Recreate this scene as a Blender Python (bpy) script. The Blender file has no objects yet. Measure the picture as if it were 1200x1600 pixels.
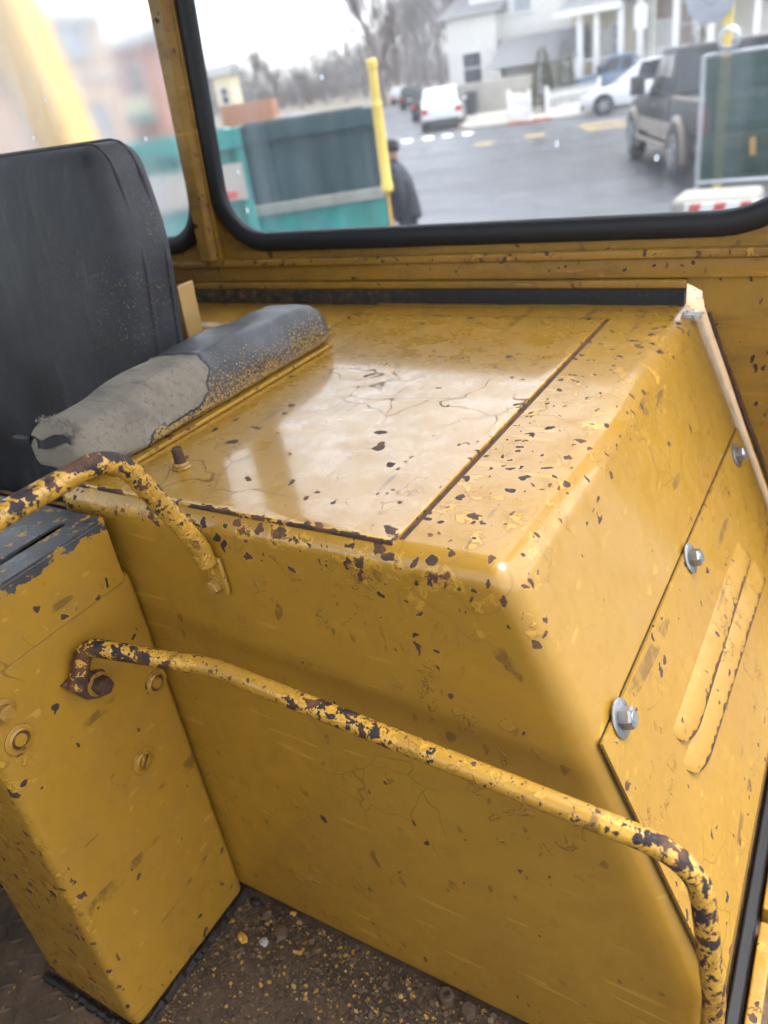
import bpy, bmesh, math, random
from mathutils import Vector, Matrix
random.seed(7)
R = math.radians
SC = bpy.context.scene
COL = SC.collection

# ------------------------------------------------------------------ camera
ZC = 2.2                      # lens height above the road; the cab floor is 1.1 m under the lens
FPX = 1202.0                  # focal length in pixels of the 1200 x 1600 photograph
_l = Vector((-2100, 345, -FPX)).normalized()
_y = Vector((820, 800, -FPX)); _y = (_y - _l * _y.dot(_l)).normalized()
_x = -_l
_z = _x.cross(_y)
CM = Matrix((_x, _y, _z))     # camera axes -> cab axes (x to the door, y to the rear window, z up)
cam_d = bpy.data.cameras.new('camera'); cam = bpy.data.objects.new('camera', cam_d); COL.objects.link(cam)
cam_d.sensor_fit = 'VERTICAL'; cam_d.sensor_height = 36.0; cam_d.lens = 36.0 * FPX / 1600.0
cam_d.clip_start = 0.02; cam_d.clip_end = 2000
cam_d.dof.use_dof = True; cam_d.dof.focus_distance = 0.84; cam_d.dof.aperture_fstop = 4.3
cam.matrix_world = Matrix.Translation((0, 0, ZC)) @ CM.to_4x4()
SC.camera = cam

# ------------------------------------------------------------------ sky, sun, exposure
SUN_EL, SUN_AZ = R(72), R(60)      # azimuth of the sun's position, clockwise from +y
w = bpy.data.worlds.new('World'); SC.world = w; w.use_nodes = True
wn = w.node_tree.nodes; wl = w.node_tree.links; wn.clear()
sky = wn.new('ShaderNodeTexSky'); sky.sky_type = 'NISHITA'; sky.sun_disc = False
sky.sun_elevation = SUN_EL; sky.sun_rotation = SUN_AZ
sky.air_density = 1.0; sky.dust_density = 2.0; sky.ozone_density = 1.0
hs = wn.new('ShaderNodeHueSaturation'); hs.inputs['Saturation'].default_value = 0.22   # a closed white overcast
bg = wn.new('ShaderNodeBackground'); bg.inputs['Strength'].default_value = 0.15
wo = wn.new('ShaderNodeOutputWorld')
wl.new(sky.outputs[0], hs.inputs['Color']); wl.new(hs.outputs[0], bg.inputs['Color']); wl.new(bg.outputs[0], wo.inputs['Surface'])
sd = bpy.data.lights.new('sun', 'SUN'); sd.energy = 0.8; sd.angle = R(25); sd.color = (1.0, 0.97, 0.93)
so = bpy.data.objects.new('sun', sd); COL.objects.link(so)
sdir = Vector((math.sin(SUN_AZ) * math.cos(SUN_EL), math.cos(SUN_AZ) * math.cos(SUN_EL), math.sin(SUN_EL)))
so.location = sdir * 60; so.rotation_euler = sdir.to_track_quat('Z', 'Y').to_euler()
SC.view_settings.view_transform = 'Standard'; SC.view_settings.look = 'None'
SC.view_settings.exposure = 2.15; SC.view_settings.gamma = 1.0; SC.view_settings.use_curve_mapping = False
SC.render.engine = 'CYCLES'; SC.cycles.use_denoising = True
SC.cycles.max_bounces = 7; SC.cycles.diffuse_bounces = 3; SC.cycles.glossy_bounces = 3;
SC.cycles.use_adaptive_sampling = True; SC.cycles.adaptive_threshold = 0.03; SC.cycles.caustics_reflective = False; SC.cycles.transparent_max_bounces = 16

# ------------------------------------------------------------------ photo pixel -> cab position (lens = origin)
def ray(px, py): return CM @ Vector((px - 600, 800 - py, -FPX))
def at_x(px, py, v): d = ray(px, py); return d * (v / d.x)
def at_y(px, py, v): d = ray(px, py); return d * (v / d.y)
def at_z(px, py, v): d = ray(px, py); return d * (v / d.z)
def at_n(px, py, n, p0): d = ray(px, py); return d * (Vector(n).dot(Vector(p0)) / Vector(n).dot(d))
def ground(px, py, h=0.0): return at_z(px, py, -ZC + h)

# ------------------------------------------------------------------ mesh helpers (all coordinates: lens = origin; z is lifted by ZC on build)
class MB:
    def __init__(s): s.v = []; s.f = []
    def add(s, vs, fs):
        b = len(s.v); s.v += [Vector(p) for p in vs]; s.f += [tuple(b + i for i in q) for q in fs]; return s
    def box(s, lo, hi):
        (a, b, c), (d, e, g) = lo, hi
        vs = [(a,b,c),(d,b,c),(d,e,c),(a,e,c),(a,b,g),(d,b,g),(d,e,g),(a,e,g)]
        return s.add(vs, [(3,2,1,0),(4,5,6,7),(0,1,5,4),(1,2,6,5),(2,3,7,6),(3,0,4,7)])
    def obox(s, c, ax, ay, az):
        c = Vector(c); ax = Vector(ax); ay = Vector(ay); az = Vector(az)
        vs = [c + ax*i + ay*j + az*k for k in (-1,1) for (i,j) in ((-1,-1),(1,-1),(1,1),(-1,1))]
        return s.add(vs, [(3,2,1,0),(4,5,6,7),(0,1,5,4),(1,2,6,5),(2,3,7,6),(3,0,4,7)])
    def beam(s, p0, p1, w, h, up=(0,0,1)):
        p0 = Vector(p0); p1 = Vector(p1); d = (p1-p0); L = d.length; d.normalize()
        sd_ = d.cross(Vector(up)).normalized(); u = sd_.cross(d)
        return s.obox((p0+p1)/2, d*L/2, sd_*w/2, u*h/2)
    def prism(s, pts, off):
        n = len(pts); pts = [Vector(p) for p in pts]; off = Vector(off)
        vs = pts + [p+off for p in pts]
        return s.add(vs, [tuple(range(n-1,-1,-1)), tuple(range(n,2*n))] + [(i,(i+1)%n,n+(i+1)%n,n+i) for i in range(n)])
    def lathe(s, prof, p0, axis, n=16, cap=True):
        axis = Vector(axis).normalized(); p0 = Vector(p0)
        u = axis.orthogonal().normalized(); v = axis.cross(u)
        vs = []
        for (r, h) in prof:
            for k in range(n):
                a = 2*math.pi*k/n; vs.append(p0 + axis*h + (u*math.cos(a)+v*math.sin(a))*r)
        fs = [(i*n+k, i*n+(k+1)%n, (i+1)*n+(k+1)%n, (i+1)*n+k) for i in range(len(prof)-1) for k in range(n)]
        if cap: fs += [tuple(range(n-1,-1,-1)), tuple((len(prof)-1)*n+k for k in range(n))]
        return s.add(vs, fs)
    def cyl(s, p0, p1, r, n=12, r2=None):
        p0 = Vector(p0); p1 = Vector(p1); d = p1-p0
        return s.lathe([(r,0),(r if r2 is None else r2, d.length)], p0, d, n)
    def tube(s, path, r, n=14, closed=False, flat=None):
        P = [Vector(p) for p in path]; m = len(P); vs = []; u = None
        for i in range(m):
            a = P[i-1] if (i > 0 or closed) else P[i]; b = P[(i+1) % m] if (i < m-1 or closed) else P[i]
            t = (b-a).normalized()
            if u is None: u = t.orthogonal().normalized()
            u = (u - t*u.dot(t)).normalized(); v = t.cross(u)
            rr = r[i] if isinstance(r, (list, tuple)) else r
            for k in range(n):
                an = 2*math.pi*k/n; vs.append(P[i] + (u*math.cos(an)+v*math.sin(an))*rr)
        L = m if closed else m-1
        fs = [(i*n+k, i*n+(k+1)%n, ((i+1)%m)*n+(k+1)%n, ((i+1)%m)*n+k) for i in range(L) for k in range(n)]
        if not closed: fs += [tuple(range(n-1,-1,-1)), tuple((m-1)*n+k for k in range(n))]
        return s.add(vs, fs)
    def sweep(s, path, nrm, prof):
        """closed planar path; nrm = plane normal; prof points (a along outward in-plane normal, b along nrm)"""
        P = [Vector(p) for p in path]; m = len(P); nrm = Vector(nrm); vs = []; n = len(prof)
        cen = sum(P, Vector())/m
        for i in range(m):
            t = (P[(i+1)%m]-P[i-1]).normalized(); o = t.cross(nrm)
            if o.dot(P[i]-cen) < 0: o = -o
            for (a, b) in prof: vs.append(P[i] + o*a + nrm*b)
        return s.add(vs, [(i*n+k, i*n+(k+1)%n, ((i+1)%m)*n+(k+1)%n, ((i+1)%m)*n+k) for i in range(m) for k in range(n)])
    def rbox(s, lo, hi, r, step=0.05, deform=None, extra=((),(),()), seg=4):
        lo = Vector(lo); hi = Vector(hi); ax = []
        rr = r if isinstance(r, (list, tuple)) else (r, r, r)
        r0 = max(rr)
        for i in range(3):
            e = [lo[i] + r0*(1-math.tan(math.pi/4*k/seg)) for k in range(seg, -1, -1)]
            e2 = [hi[i] - (t-lo[i]) for t in reversed(e)]
            n = max(1, int((e2[0]-e[-1])/step)); mid = [e[-1] + (e2[0]-e[-1])*k/n for k in range(1, n)]
            a = e + mid + list(extra[i]) + e2
            a = sorted(set(round(t, 6) for t in a)); ax.append(a)
        ids = {}; vs = []; fs = []
        ilo = lo + Vector((r0,)*3); ihi = hi - Vector((r0,)*3)
        def vid(q):
            k = tuple(round(t, 5) for t in q)
            if k not in ids:
                q = Vector(q); c = Vector([min(max(q[i], ilo[i]), ihi[i]) for i in range(3)]); d = q-c
                p = c + d.normalized()*r0 if d.length > 0 else q
                if deform: p = Vector(deform(p, q))
                ids[k] = len(vs); vs.append(p)
            return ids[k]
        for i in range(3):
            j, k = (i+1) % 3, (i+2) % 3
            for side in (0, 1):
                c = lo[i] if side == 0 else hi[i]
                for a in range(len(ax[j])-1):
                    for b in range(len(ax[k])-1):
                        q = []
                        for (da, db) in ((0,0),(1,0),(1,1),(0,1)):
                            p = [0,0,0]; p[i] = c; p[j] = ax[j][a+da]; p[k] = ax[k][b+db]; q.append(vid(p))
                        fs.append(tuple(q if side else q[::-1]))
        return s.add(vs, fs)
    def ball(s, c, r, n=12, m=8, sc=(1,1,1)):
        prof = [(max(1e-4, r*math.sin(math.pi*k/m)), -r*math.cos(math.pi*k/m)) for k in range(m+1)]
        t = MB().lathe(prof, (0,0,0), (0,0,1), n, cap=False)
        return s.add([Vector(c) + Vector((p.x*sc[0], p.y*sc[1], p.z*sc[2])) for p in t.v], t.f)
    def build(s, name, mat, parent=None, bevel=0, sharp=35, wear=None, base=None, local=False, seg=2, smooth=True):
        me = bpy.data.meshes.new(name)
        if local: off = Vector((0,0,0))
        elif parent is not None: off = Vector(parent['_o'])
        else:
            if base is None:
                xs = [p.x for p in s.v]; ys = [p.y for p in s.v]; zs = [p.z for p in s.v]
                base = ((min(xs)+max(xs))/2, (min(ys)+max(ys))/2, min(zs))
            off = Vector(base)
        me.from_pydata([tuple(p-off) for p in s.v], [], s.f)
        bm = bmesh.new(); bm.from_mesh(me); bmesh.ops.recalc_face_normals(bm, faces=bm.faces[:]); bm.to_mesh(me); bm.free()
        if smooth:
            me.polygons.foreach_set('use_smooth', [True]*len(me.polygons)); me.set_sharp_from_angle(angle=R(sharp))
        for m in (mat if isinstance(mat, (list, tuple)) else [mat]): me.materials.append(m)
        if wear is not None:
            at = me.attributes.new('wear', 'FLOAT', 'POINT')
            at.data.foreach_set('value', [wear(p) for p in s.v])
        o = bpy.data.objects.new(name, me); COL.objects.link(o)
        if parent is not None: o.parent = parent
        elif not local: o.location = off + Vector((0, 0, ZC))
        o['_o'] = tuple(off)
        if bevel:
            b = o.modifiers.new('bevel', 'BEVEL'); b.width = bevel; b.segments = seg; b.limit_method = 'ANGLE'; b.angle_limit = R(40)
        return o

def tag(o, label=None, cat=None, group=None, kind=None):
    if label: o['label'] = label
    if cat: o['category'] = cat
    if group: o['group'] = group
    if kind: o['kind'] = kind
    return o
def thing(name, base, label, cat, group=None, rz=0.0):
    o = bpy.data.objects.new(name, None); COL.objects.link(o); o.empty_display_size = 0.1
    o.location = Vector(base) + Vector((0,0,ZC)); o.rotation_euler = (0,0,rz); o['_o'] = tuple(base)
    return tag(o, label, cat, group)
def copy_tree(o, parent=None):
    c = o.copy(); COL.objects.link(c); c.parent = parent
    for ch in list(o.children): copy_tree(ch, c)
    return c
def sub(o):   # give a part the offset of its own frame (same as its thing's) so that sub-parts can be built on it
    return o

def fillet(pts, r, n=7):
    P = [Vector(p) for p in pts]; out = [P[0]]
    for i in range(1, len(P)-1):
        rr = r[i-1] if isinstance(r, (list, tuple)) else r
        a = (P[i-1]-P[i]).normalized(); b = (P[i+1]-P[i]).normalized(); ang = a.angle(b)
        t = min(rr/math.tan(ang/2), (P[i-1]-P[i]).length*.48, (P[i+1]-P[i]).length*.48)
        s_ = P[i]+a*t; e_ = P[i]+b*t
        for k in range(n+1):
            u = k/n; out.append(s_*(1-u)**2 + P[i]*2*u*(1-u) + e_*u*u)
    return out + [P[-1]]
def densify(path, step):
    out = [path[0]]
    for a, b in zip(path, path[1:]):
        n = max(1, int((b-a).length/step))
        out += [a + (b-a)*k/n for k in range(1, n+1)]
    return out
def round_poly(pts, r, n=8):
    P = [Vector(p) for p in pts]; m = len(P); out = []
    for i in range(m):
        rr = r[i] if isinstance(r, (list, tuple)) else r
        a = (P[i-1]-P[i]).normalized(); b = (P[(i+1)%m]-P[i]).normalized(); ang = a.angle(b)
        t = rr/math.tan(ang/2); h = rr/math.sin(ang/2); c = P[i] + (a+b).normalized()*h
        s_ = P[i]+a*t - c; e_ = P[i]+b*t - c
        for k in range(n+1): out.append(c + s_.normalized().slerp(e_.normalized(), k/n)*s_.length)
    return out
def plate_holes(outer, holes, thick):
    """filled outline with holes in the x-z plane -> MB; front face at y=0, thickness towards +y"""
    cu = bpy.data.curves.new('tmp', 'CURVE'); cu.dimensions = '2D'; cu.fill_mode = 'BOTH'; cu.extrude = thick/2
    for loop in [outer] + holes:
        sp = cu.splines.new('POLY'); sp.points.add(len(loop)-1); sp.use_cyclic_u = True
        for p, q in zip(sp.points, loop): p.co = (q[0], q[1], 0, 1)
    ob = bpy.data.objects.new('tmp', cu); COL.objects.link(ob)
    dg = bpy.context.evaluated_depsgraph_get(); me = bpy.data.meshes.new_from_object(ob.evaluated_get(dg))
    m = MB().add([(v.co.x, v.co.z + thick/2, v.co.y) for v in me.vertices], [tuple(p.vertices) for p in me.polygons])
    bpy.data.objects.remove(ob); bpy.data.curves.remove(cu); bpy.data.meshes.remove(me)
    return m
# ------------------------------------------------------------------ materials
class NT:
    def __init__(s, name):
        s.m = bpy.data.materials.new(name); s.m.use_nodes = True; s.t = s.m.node_tree; s.n = s.t.nodes; s.l = s.t.links; s.n.clear()
        s.out = s.n.new('ShaderNodeOutputMaterial'); s.co = s.n.new('ShaderNodeTexCoord').outputs['Object']
    def put(s, inp, v):
        if v is None: return
        if hasattr(v, 'is_linked') or isinstance(v, bpy.types.NodeSocket): s.l.new(v, inp)
        elif isinstance(v, (tuple, list)) and len(v) == 3 and inp.type == 'RGBA': inp.default_value = (*v, 1)
        else: inp.default_value = v
    def math(s, op, a, b=0.5, c=None, clamp=False):
        n = s.n.new('ShaderNodeMath'); n.operation = op; n.use_clamp = clamp
        s.put(n.inputs[0], a); s.put(n.inputs[1], b)
        if c is not None: s.put(n.inputs[2], c)
        return n.outputs[0]
    def noise(s, scale, detail=3, rough=.5, dist=0, co=None, off=None):
        n = s.n.new('ShaderNodeTexNoise'); s.put(n.inputs['Vector'], co or s.co)
        n.inputs['Scale'].default_value = scale; n.inputs['Detail'].default_value = detail
        n.inputs['Roughness'].default_value = rough; n.inputs['Distortion'].default_value = dist
        return n.outputs['Fac']
    def noise_col(s, scale, detail=2, co=None):
        n = s.n.new('ShaderNodeTexNoise'); s.put(n.inputs['Vector'], co or s.co); n.inputs['Scale'].default_value = scale; n.inputs['Detail'].default_value = detail
        return n.outputs['Color']
    def mapping(s, scale=(1,1,1), rot=(0,0,0), loc=(0,0,0), co=None):
        n = s.n.new('ShaderNodeMapping'); s.put(n.inputs['Vector'], co or s.co)
        n.inputs['Scale'].default_value = scale; n.inputs['Rotation'].default_value = rot; n.inputs['Location'].default_value = loc
        return n.outputs[0]
    def warp(s, amount, scale, detail=2, co=None):
        c = s.noise_col(scale, detail, co); n = s.n.new('ShaderNodeVectorMath'); n.operation = 'MULTIPLY_ADD'
        s.put(n.inputs[0], c); n.inputs[1].default_value = (amount,)*3; s.put(n.inputs[2], co or s.co)
        return n.outputs[0]
    def voro(s, scale, feature='F1', co=None, rnd=1.0):
        n = s.n.new('ShaderNodeTexVoronoi'); n.feature = feature; s.put(n.inputs['Vector'], co or s.co)
        n.inputs['Scale'].default_value = scale; n.inputs['Randomness'].default_value = rnd
        return n
    def step(s, v, a, b, o0=0.0, o1=1.0):
        n = s.n.new('ShaderNodeMapRange'); s.put(n.inputs['Value'], v); s.put(n.inputs['From Min'], a); s.put(n.inputs['From Max'], b)
        n.inputs['To Min'].default_value = o0; n.inputs['To Max'].default_value = o1; n.clamp = True
        return n.outputs[0]
    def mix(s, f, a, b):
        n = s.n.new('ShaderNodeMix'); n.data_type = 'RGBA'; s.put(n.inputs[0], f); s.put(n.inputs[6], a); s.put(n.inputs[7], b)
        return n.outputs[2]
    def mixf(s, f, a, b):
        n = s.n.new('ShaderNodeMix'); n.data_type = 'FLOAT'; s.put(n.inputs[0], f); s.put(n.inputs[2], a); s.put(n.inputs[3], b)
        return n.outputs[0]
    def attr(s, name, out='Fac'):
        n = s.n.new('ShaderNodeAttribute'); n.attribute_name = name; return n.outputs[out]
    def sep(s, v=None):
        n = s.n.new('ShaderNodeSeparateXYZ'); s.put(n.inputs[0], v or s.co); return n.outputs
    def bump(s, h, dist=.001, strength=1.0, nrm=None):
        n = s.n.new('ShaderNodeBump'); s.put(n.inputs['Height'], h); n.inputs['Distance'].default_value = dist; n.inputs['Strength'].default_value = strength
        if nrm is not None: s.put(n.inputs['Normal'], nrm)
        return n.outputs[0]
    def bsdf(s, col, rough=.5, metal=0.0, nrm=None, spec=None, coat=None, coat_rough=None, emit=None, link=True, cior=None):
        b = s.n.new('ShaderNodeBsdfPrincipled'); s.put(b.inputs['Base Color'], col); s.put(b.inputs['Roughness'], rough); s.put(b.inputs['Metallic'], metal)
        if nrm is not None: s.put(b.inputs['Normal'], nrm)
        if spec is not None: s.put(b.inputs['Specular IOR Level'], spec)
        if coat is not None: s.put(b.inputs['Coat Weight'], coat)
        if coat_rough is not None: s.put(b.inputs['Coat Roughness'], coat_rough)
        if cior is not None: b.inputs['Coat IOR'].default_value = cior
        if link: s.l.new(b.outputs[0], s.out.inputs['Surface'])
        return b.outputs[0]

def plain(name, col, rough=.6, metal=0.0, var=.12, scale=6, bump=0.0, bscale=80, spec=None):
    t = NT(name); n = t.noise(scale, 5, .6)
    c = t.mix(t.step(n, .3, .7), tuple(x*(1-var) for x in col), tuple(min(1, x*(1+var)) for x in col))
    nr = t.bump(t.noise(bscale, 4), bump) if bump else None
    t.bsdf(c, t.step(n, .3, .7, max(0, rough-.06), min(1, rough+.06)), metal, nr, spec)
    return t.m

YEL = (0.338, 0.184, 0.021)
def paint(name, col=YEL, dens=.03, wear_gain=.6, rough=.34, dark=(.042,.029,.027), crack=.5, scale=1.0, lines=1.0, coat=.0, dirt=.62, black=None, streak=0.0, cbias=0.0, cw=.010, cior=1.5):
    """old enamel: discrete flaked chips (more where the wear attribute is high), hair cracks, lifted flake outlines, grime"""
    t = NT(name); wr = t.attr('wear')
    wc = t.warp(.020/scale, 62*scale, 2)
    n1 = t.noise(4.0*scale, 2, .55); n2 = t.noise(24, 3, .65); hv = t.noise(32*scale, 4, .62, .4)
    clus = t.step(n1, .42, .70)
    # chips
    v = t.voro(70*scale, co=wc); rs = t.sep(v.outputs['Color'])
    pick = t.math('LESS_THAN', rs[0], t.math('MULTIPLY_ADD', wr, wear_gain, t.math('MULTIPLY', clus, dens*.4)))
    size = t.math('MULTIPLY_ADD', t.math('MULTIPLY', rs[1], rs[1]), .40, t.math('MULTIPLY_ADD', hv, .55, -.15))
    chip = t.math('MULTIPLY', pick, t.math('LESS_THAN', v.outputs['Distance'], size))
    rim = t.math('MULTIPLY', pick, t.math('LESS_THAN', v.outputs['Distance'], t.math('ADD', size, .08)))
    # ticks and short nicks
    v2 = t.voro(105*scale, co=t.mapping((1,.8,.42), rot=(.2,.35,.3), co=wc)); r2 = t.sep(v2.outputs['Color'])
    pick2 = t.math('LESS_THAN', r2[0], t.math('MULTIPLY_ADD', wr, wear_gain*.8, t.math('MULTIPLY_ADD', clus, dens*1.5, dens*.30)))
    chip2 = t.math('MULTIPLY', pick2, t.math('LESS_THAN', v2.outputs['Distance'], t.math('MULTIPLY_ADD', r2[1], .30, .05)))
    chip = t.math('MAXIMUM', chip, chip2)
    heavy = t.math('GREATER_THAN', hv, t.math('MULTIPLY_ADD', wr, -.36, .885))
    chip = t.math('MAXIMUM', chip, heavy)
    # hair cracks, outlines of lifted flakes, scratches
    ve = t.voro(13*scale, 'DISTANCE_TO_EDGE', co=t.warp(.085/scale, 11*scale, 2))
    cm_ = t.math('MULTIPLY_ADD', wr, .7, t.step(n1, .56-cbias, .62-cbias), clamp=True)
    cr = t.math('MULTIPLY', t.math('LESS_THAN', ve.outputs['Distance'], cw), t.math('MULTIPLY', cm_, crack))
    rm = t.math('MULTIPLY_ADD', wr, .8, t.step(n1, .44, .38), clamp=True)
    ring = t.math('MULTIPLY', t.math('LESS_THAN', t.math('ABSOLUTE', t.math('SUBTRACT', hv, .59)), t.math('MULTIPLY_ADD', wr, .010, .006)), t.math('MULTIPLY', rm, lines))
    sc1 = t.noise(60, 1, .5, co=t.mapping((1, .07, .5), rot=(.3,.5,.6)))
    scr = t.math('MULTIPLY', t.math('GREATER_THAN', sc1, .69), t.step(n2, .46, .56))
    sc2 = t.noise(75, 1, .5, co=t.mapping((.10, .5, 1), rot=(.9,.2,.4)))
    pale = t.math('MULTIPLY', t.math('GREATER_THAN', sc2, .70), t.step(n1, .40, .52))
    # colour
    smu = t.noise(2.2, 3, .6, 1.2, co=t.mapping((1.2,1,.5), loc=(2,7,4)))
    c = t.mix(t.step(n1, .3, .7), tuple(x*a for x, a in zip(col, (.92,.90,.9))), tuple(x*a for x, a in zip(col, (1.05,1.05,1.05))))
    c = t.mix(t.math('MULTIPLY', t.step(n2, .46, .75), .45*dirt), c, tuple(x*.55 for x in col))
    c = t.mix(t.math('MULTIPLY', t.step(smu, .48, .70), .38*dirt), c, (col[0]*.62, col[1]*.60, col[2]*1.2))
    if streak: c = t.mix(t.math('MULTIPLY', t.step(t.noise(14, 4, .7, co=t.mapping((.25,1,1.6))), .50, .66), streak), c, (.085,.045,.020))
    if black is not None: # repainted black above a ragged line on the local z axis
        z = t.sep()[2]; zz = t.math('MULTIPLY_ADD', t.math('SUBTRACT', hv, .5), .055, z)
        bl = t.math('MULTIPLY', t.math('GREATER_THAN', zz, black), t.math('LESS_THAN', t.noise(48, 3, .65), .60))
        c = t.mix(bl, c, t.mix(n2, (.018,.019,.022), (.075,.077,.085)))
    und = t.math('GREATER_THAN', hv, t.math('MULTIPLY_ADD', wr, -.36, .79))
    c = t.mix(und, c, tuple(min(1, x*1.32) for x in col))
    c = t.mix(t.math('MULTIPLY', rim, .22), c, (.58,.37,.11))  # pale rim round each chip paints in the light its edge catches
    c = t.mix(t.math('MULTIPLY', scr, .65), c, (.11,.060,.016))
    c = t.mix(t.math('MULTIPLY', pale, .45), c, tuple(min(1, x*1.5+.02) for x in col))
    c = t.mix(t.math('MULTIPLY', cr, .8), c, (.07,.040,.018))
    c = t.mix(t.math('MULTIPLY', ring, .75), c, (.11,.055,.018))
    c = t.mix(chip, c, t.mix(t.step(n2, .45, .65), dark, (.13,.058,.026)))
    rg = t.mixf(t.step(n2, .35, .7), rough-.10, rough+.20); rg = t.mixf(chip, rg, .62)
    h = t.math('MULTIPLY_ADD', t.step(hv, .585, .61), t.math('MULTIPLY', rm, .9*lines), t.math('MULTIPLY_ADD', n1, 3.2, t.math('MULTIPLY', n2, .30)))
    lose = t.math('MAXIMUM', chip, t.math('MAXIMUM', t.math('MULTIPLY', cr, 1.2), ring))
    cw_ = t.math('MULTIPLY', t.math('SUBTRACT', 1.0, lose, clamp=True), t.step(t.math('MULTIPLY_ADD', n2, .5, t.math('MULTIPLY', smu, .5)), .36, .62, coat, coat*.55))
    t.bsdf(c, rg, 0.0, t.bump(h, .0011, .8), t.mixf(lose, .5, .25), cw_, .10, cior=cior)
    return t.m

M = {}
M['paint'] = paint('cab_paint')
M['paint_console'] = paint('console_paint', dens=.030, rough=.38, crack=.45, coat=.55, cw=.011, cior=1.6)
M['paint_lid'] = paint('lid_paint', dens=.03, rough=.28, crack=1.0, coat=1.0, scale=.8, lines=.6, dirt=.3, cbias=.06, cw=.0065, cior=1.9)
M['paint_panel'] = paint('side_panel_paint', dens=.03, rough=.40, coat=.10)
M['paint_frame'] = paint('frame_paint', col=(.30,.165,.024), dens=.04, rough=.42, dirt=1.0, streak=.45)  # rust streaks, which also brown the frame for the shade in its channel
M['paint_rail'] = paint('rail_paint', col=(.37,.205,.028), dens=.10, rough=.32, scale=2.3, crack=.9, dark=(.034,.025,.026), coat=.3)
M['paint_box'] = paint('control_box_paint', dens=.03, rough=.38, coat=.2)
M['paint_bolt'] = paint('bolt_paint', col=(.30,.165,.03), dens=.2, scale=2.2, rough=.45, wear_gain=.5)
M['tan'] = plain('tan_enamel', (.40,.25,.09), .45)
M['rust'] = plain('rusted_steel', (.075,.036,.022), .8, .2, .5, 60, .0006, 200)
M['darksteel'] = plain('dark_greasy_steel', (.022,.018,.016), .55, .3, .4, 40, .0005)
def zinc():
    t = NT('zinc_plate'); n = t.noise(60, 5, .6)
    t.bsdf(t.mix(t.step(n, .35, .65), (.22,.23,.24), (.40,.41,.42)), t.step(n, .3, .7, .34, .52), .85, t.bump(t.noise(300, 3), .0002)); return t.m
M['zinc'] = zinc()
def gasket():
    t = NT('black_rubber'); n = t.noise(50, 4)
    t.bsdf(t.mix(n, (.010,.011,.014), (.020,.021,.025)), t.step(n, .3, .7, .45, .62), 0, t.bump(t.noise(220, 3), .0003), .35); return t.m
M['rubber'] = gasket()
def foam():
    t = NT('weathered_foam_seal'); v = t.voro(70, 'DISTANCE_TO_EDGE', co=t.warp(.02, 30, 3)); x = t.sep()[0]
    k = t.math('MULTIPLY', t.step(t.math('ADD', x, t.math('MULTIPLY', t.noise(3, 2), .5)), .05, .5, 1.0, 0.05), t.step(v.outputs['Distance'], .02, .10))
    k = t.math('MULTIPLY', k, t.step(t.noise(60, 5, .7), .40, .58))
    t.bsdf(t.mix(k, (.012,.012,.014), (.115,.070,.024)), .8, 0, t.bump(t.math('ADD', v.outputs['Distance'], t.noise(200, 3)), .0015)); return t.m
M['foam'] = foam()
def vinyl():
    t = NT('black_vinyl'); n = t.noise(5, 6, .65); fine = t.noise(500, 3, .6); fold = t.noise(9, 3, .5, .6, co=t.mapping((1.6, 1, .30)))
    dust = t.math('MULTIPLY', t.step(n, .42, .75), .75)
    spk = t.math('MULTIPLY', t.math('GREATER_THAN', t.noise(340, 2), .66), t.math('MULTIPLY', t.step(t.sep()[0], .10, .40), t.step(t.noise(6, 3), .40, .62)))
    c = t.mix(dust, (.015,.0165,.022), (.060,.063,.073))
    c = t.mix(t.math('MULTIPLY', t.step(t.noise(14, 5, .7, co=t.mapping((2.2,1,.35))), .60, .75), .35), c, (.11,.125,.15))
    c = t.mix(t.math('MULTIPLY', spk, .8), c, (.22,.15,.06))
    h = t.math('ADD', t.math('MULTIPLY', fine, .02), t.math('MULTIPLY', fold, .9))
    t.bsdf(c, t.step(n, .3, .7, .50, .68), 0, t.bump(h, .006, .8), .4); return t.m
M['vinyl'] = vinyl()
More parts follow.
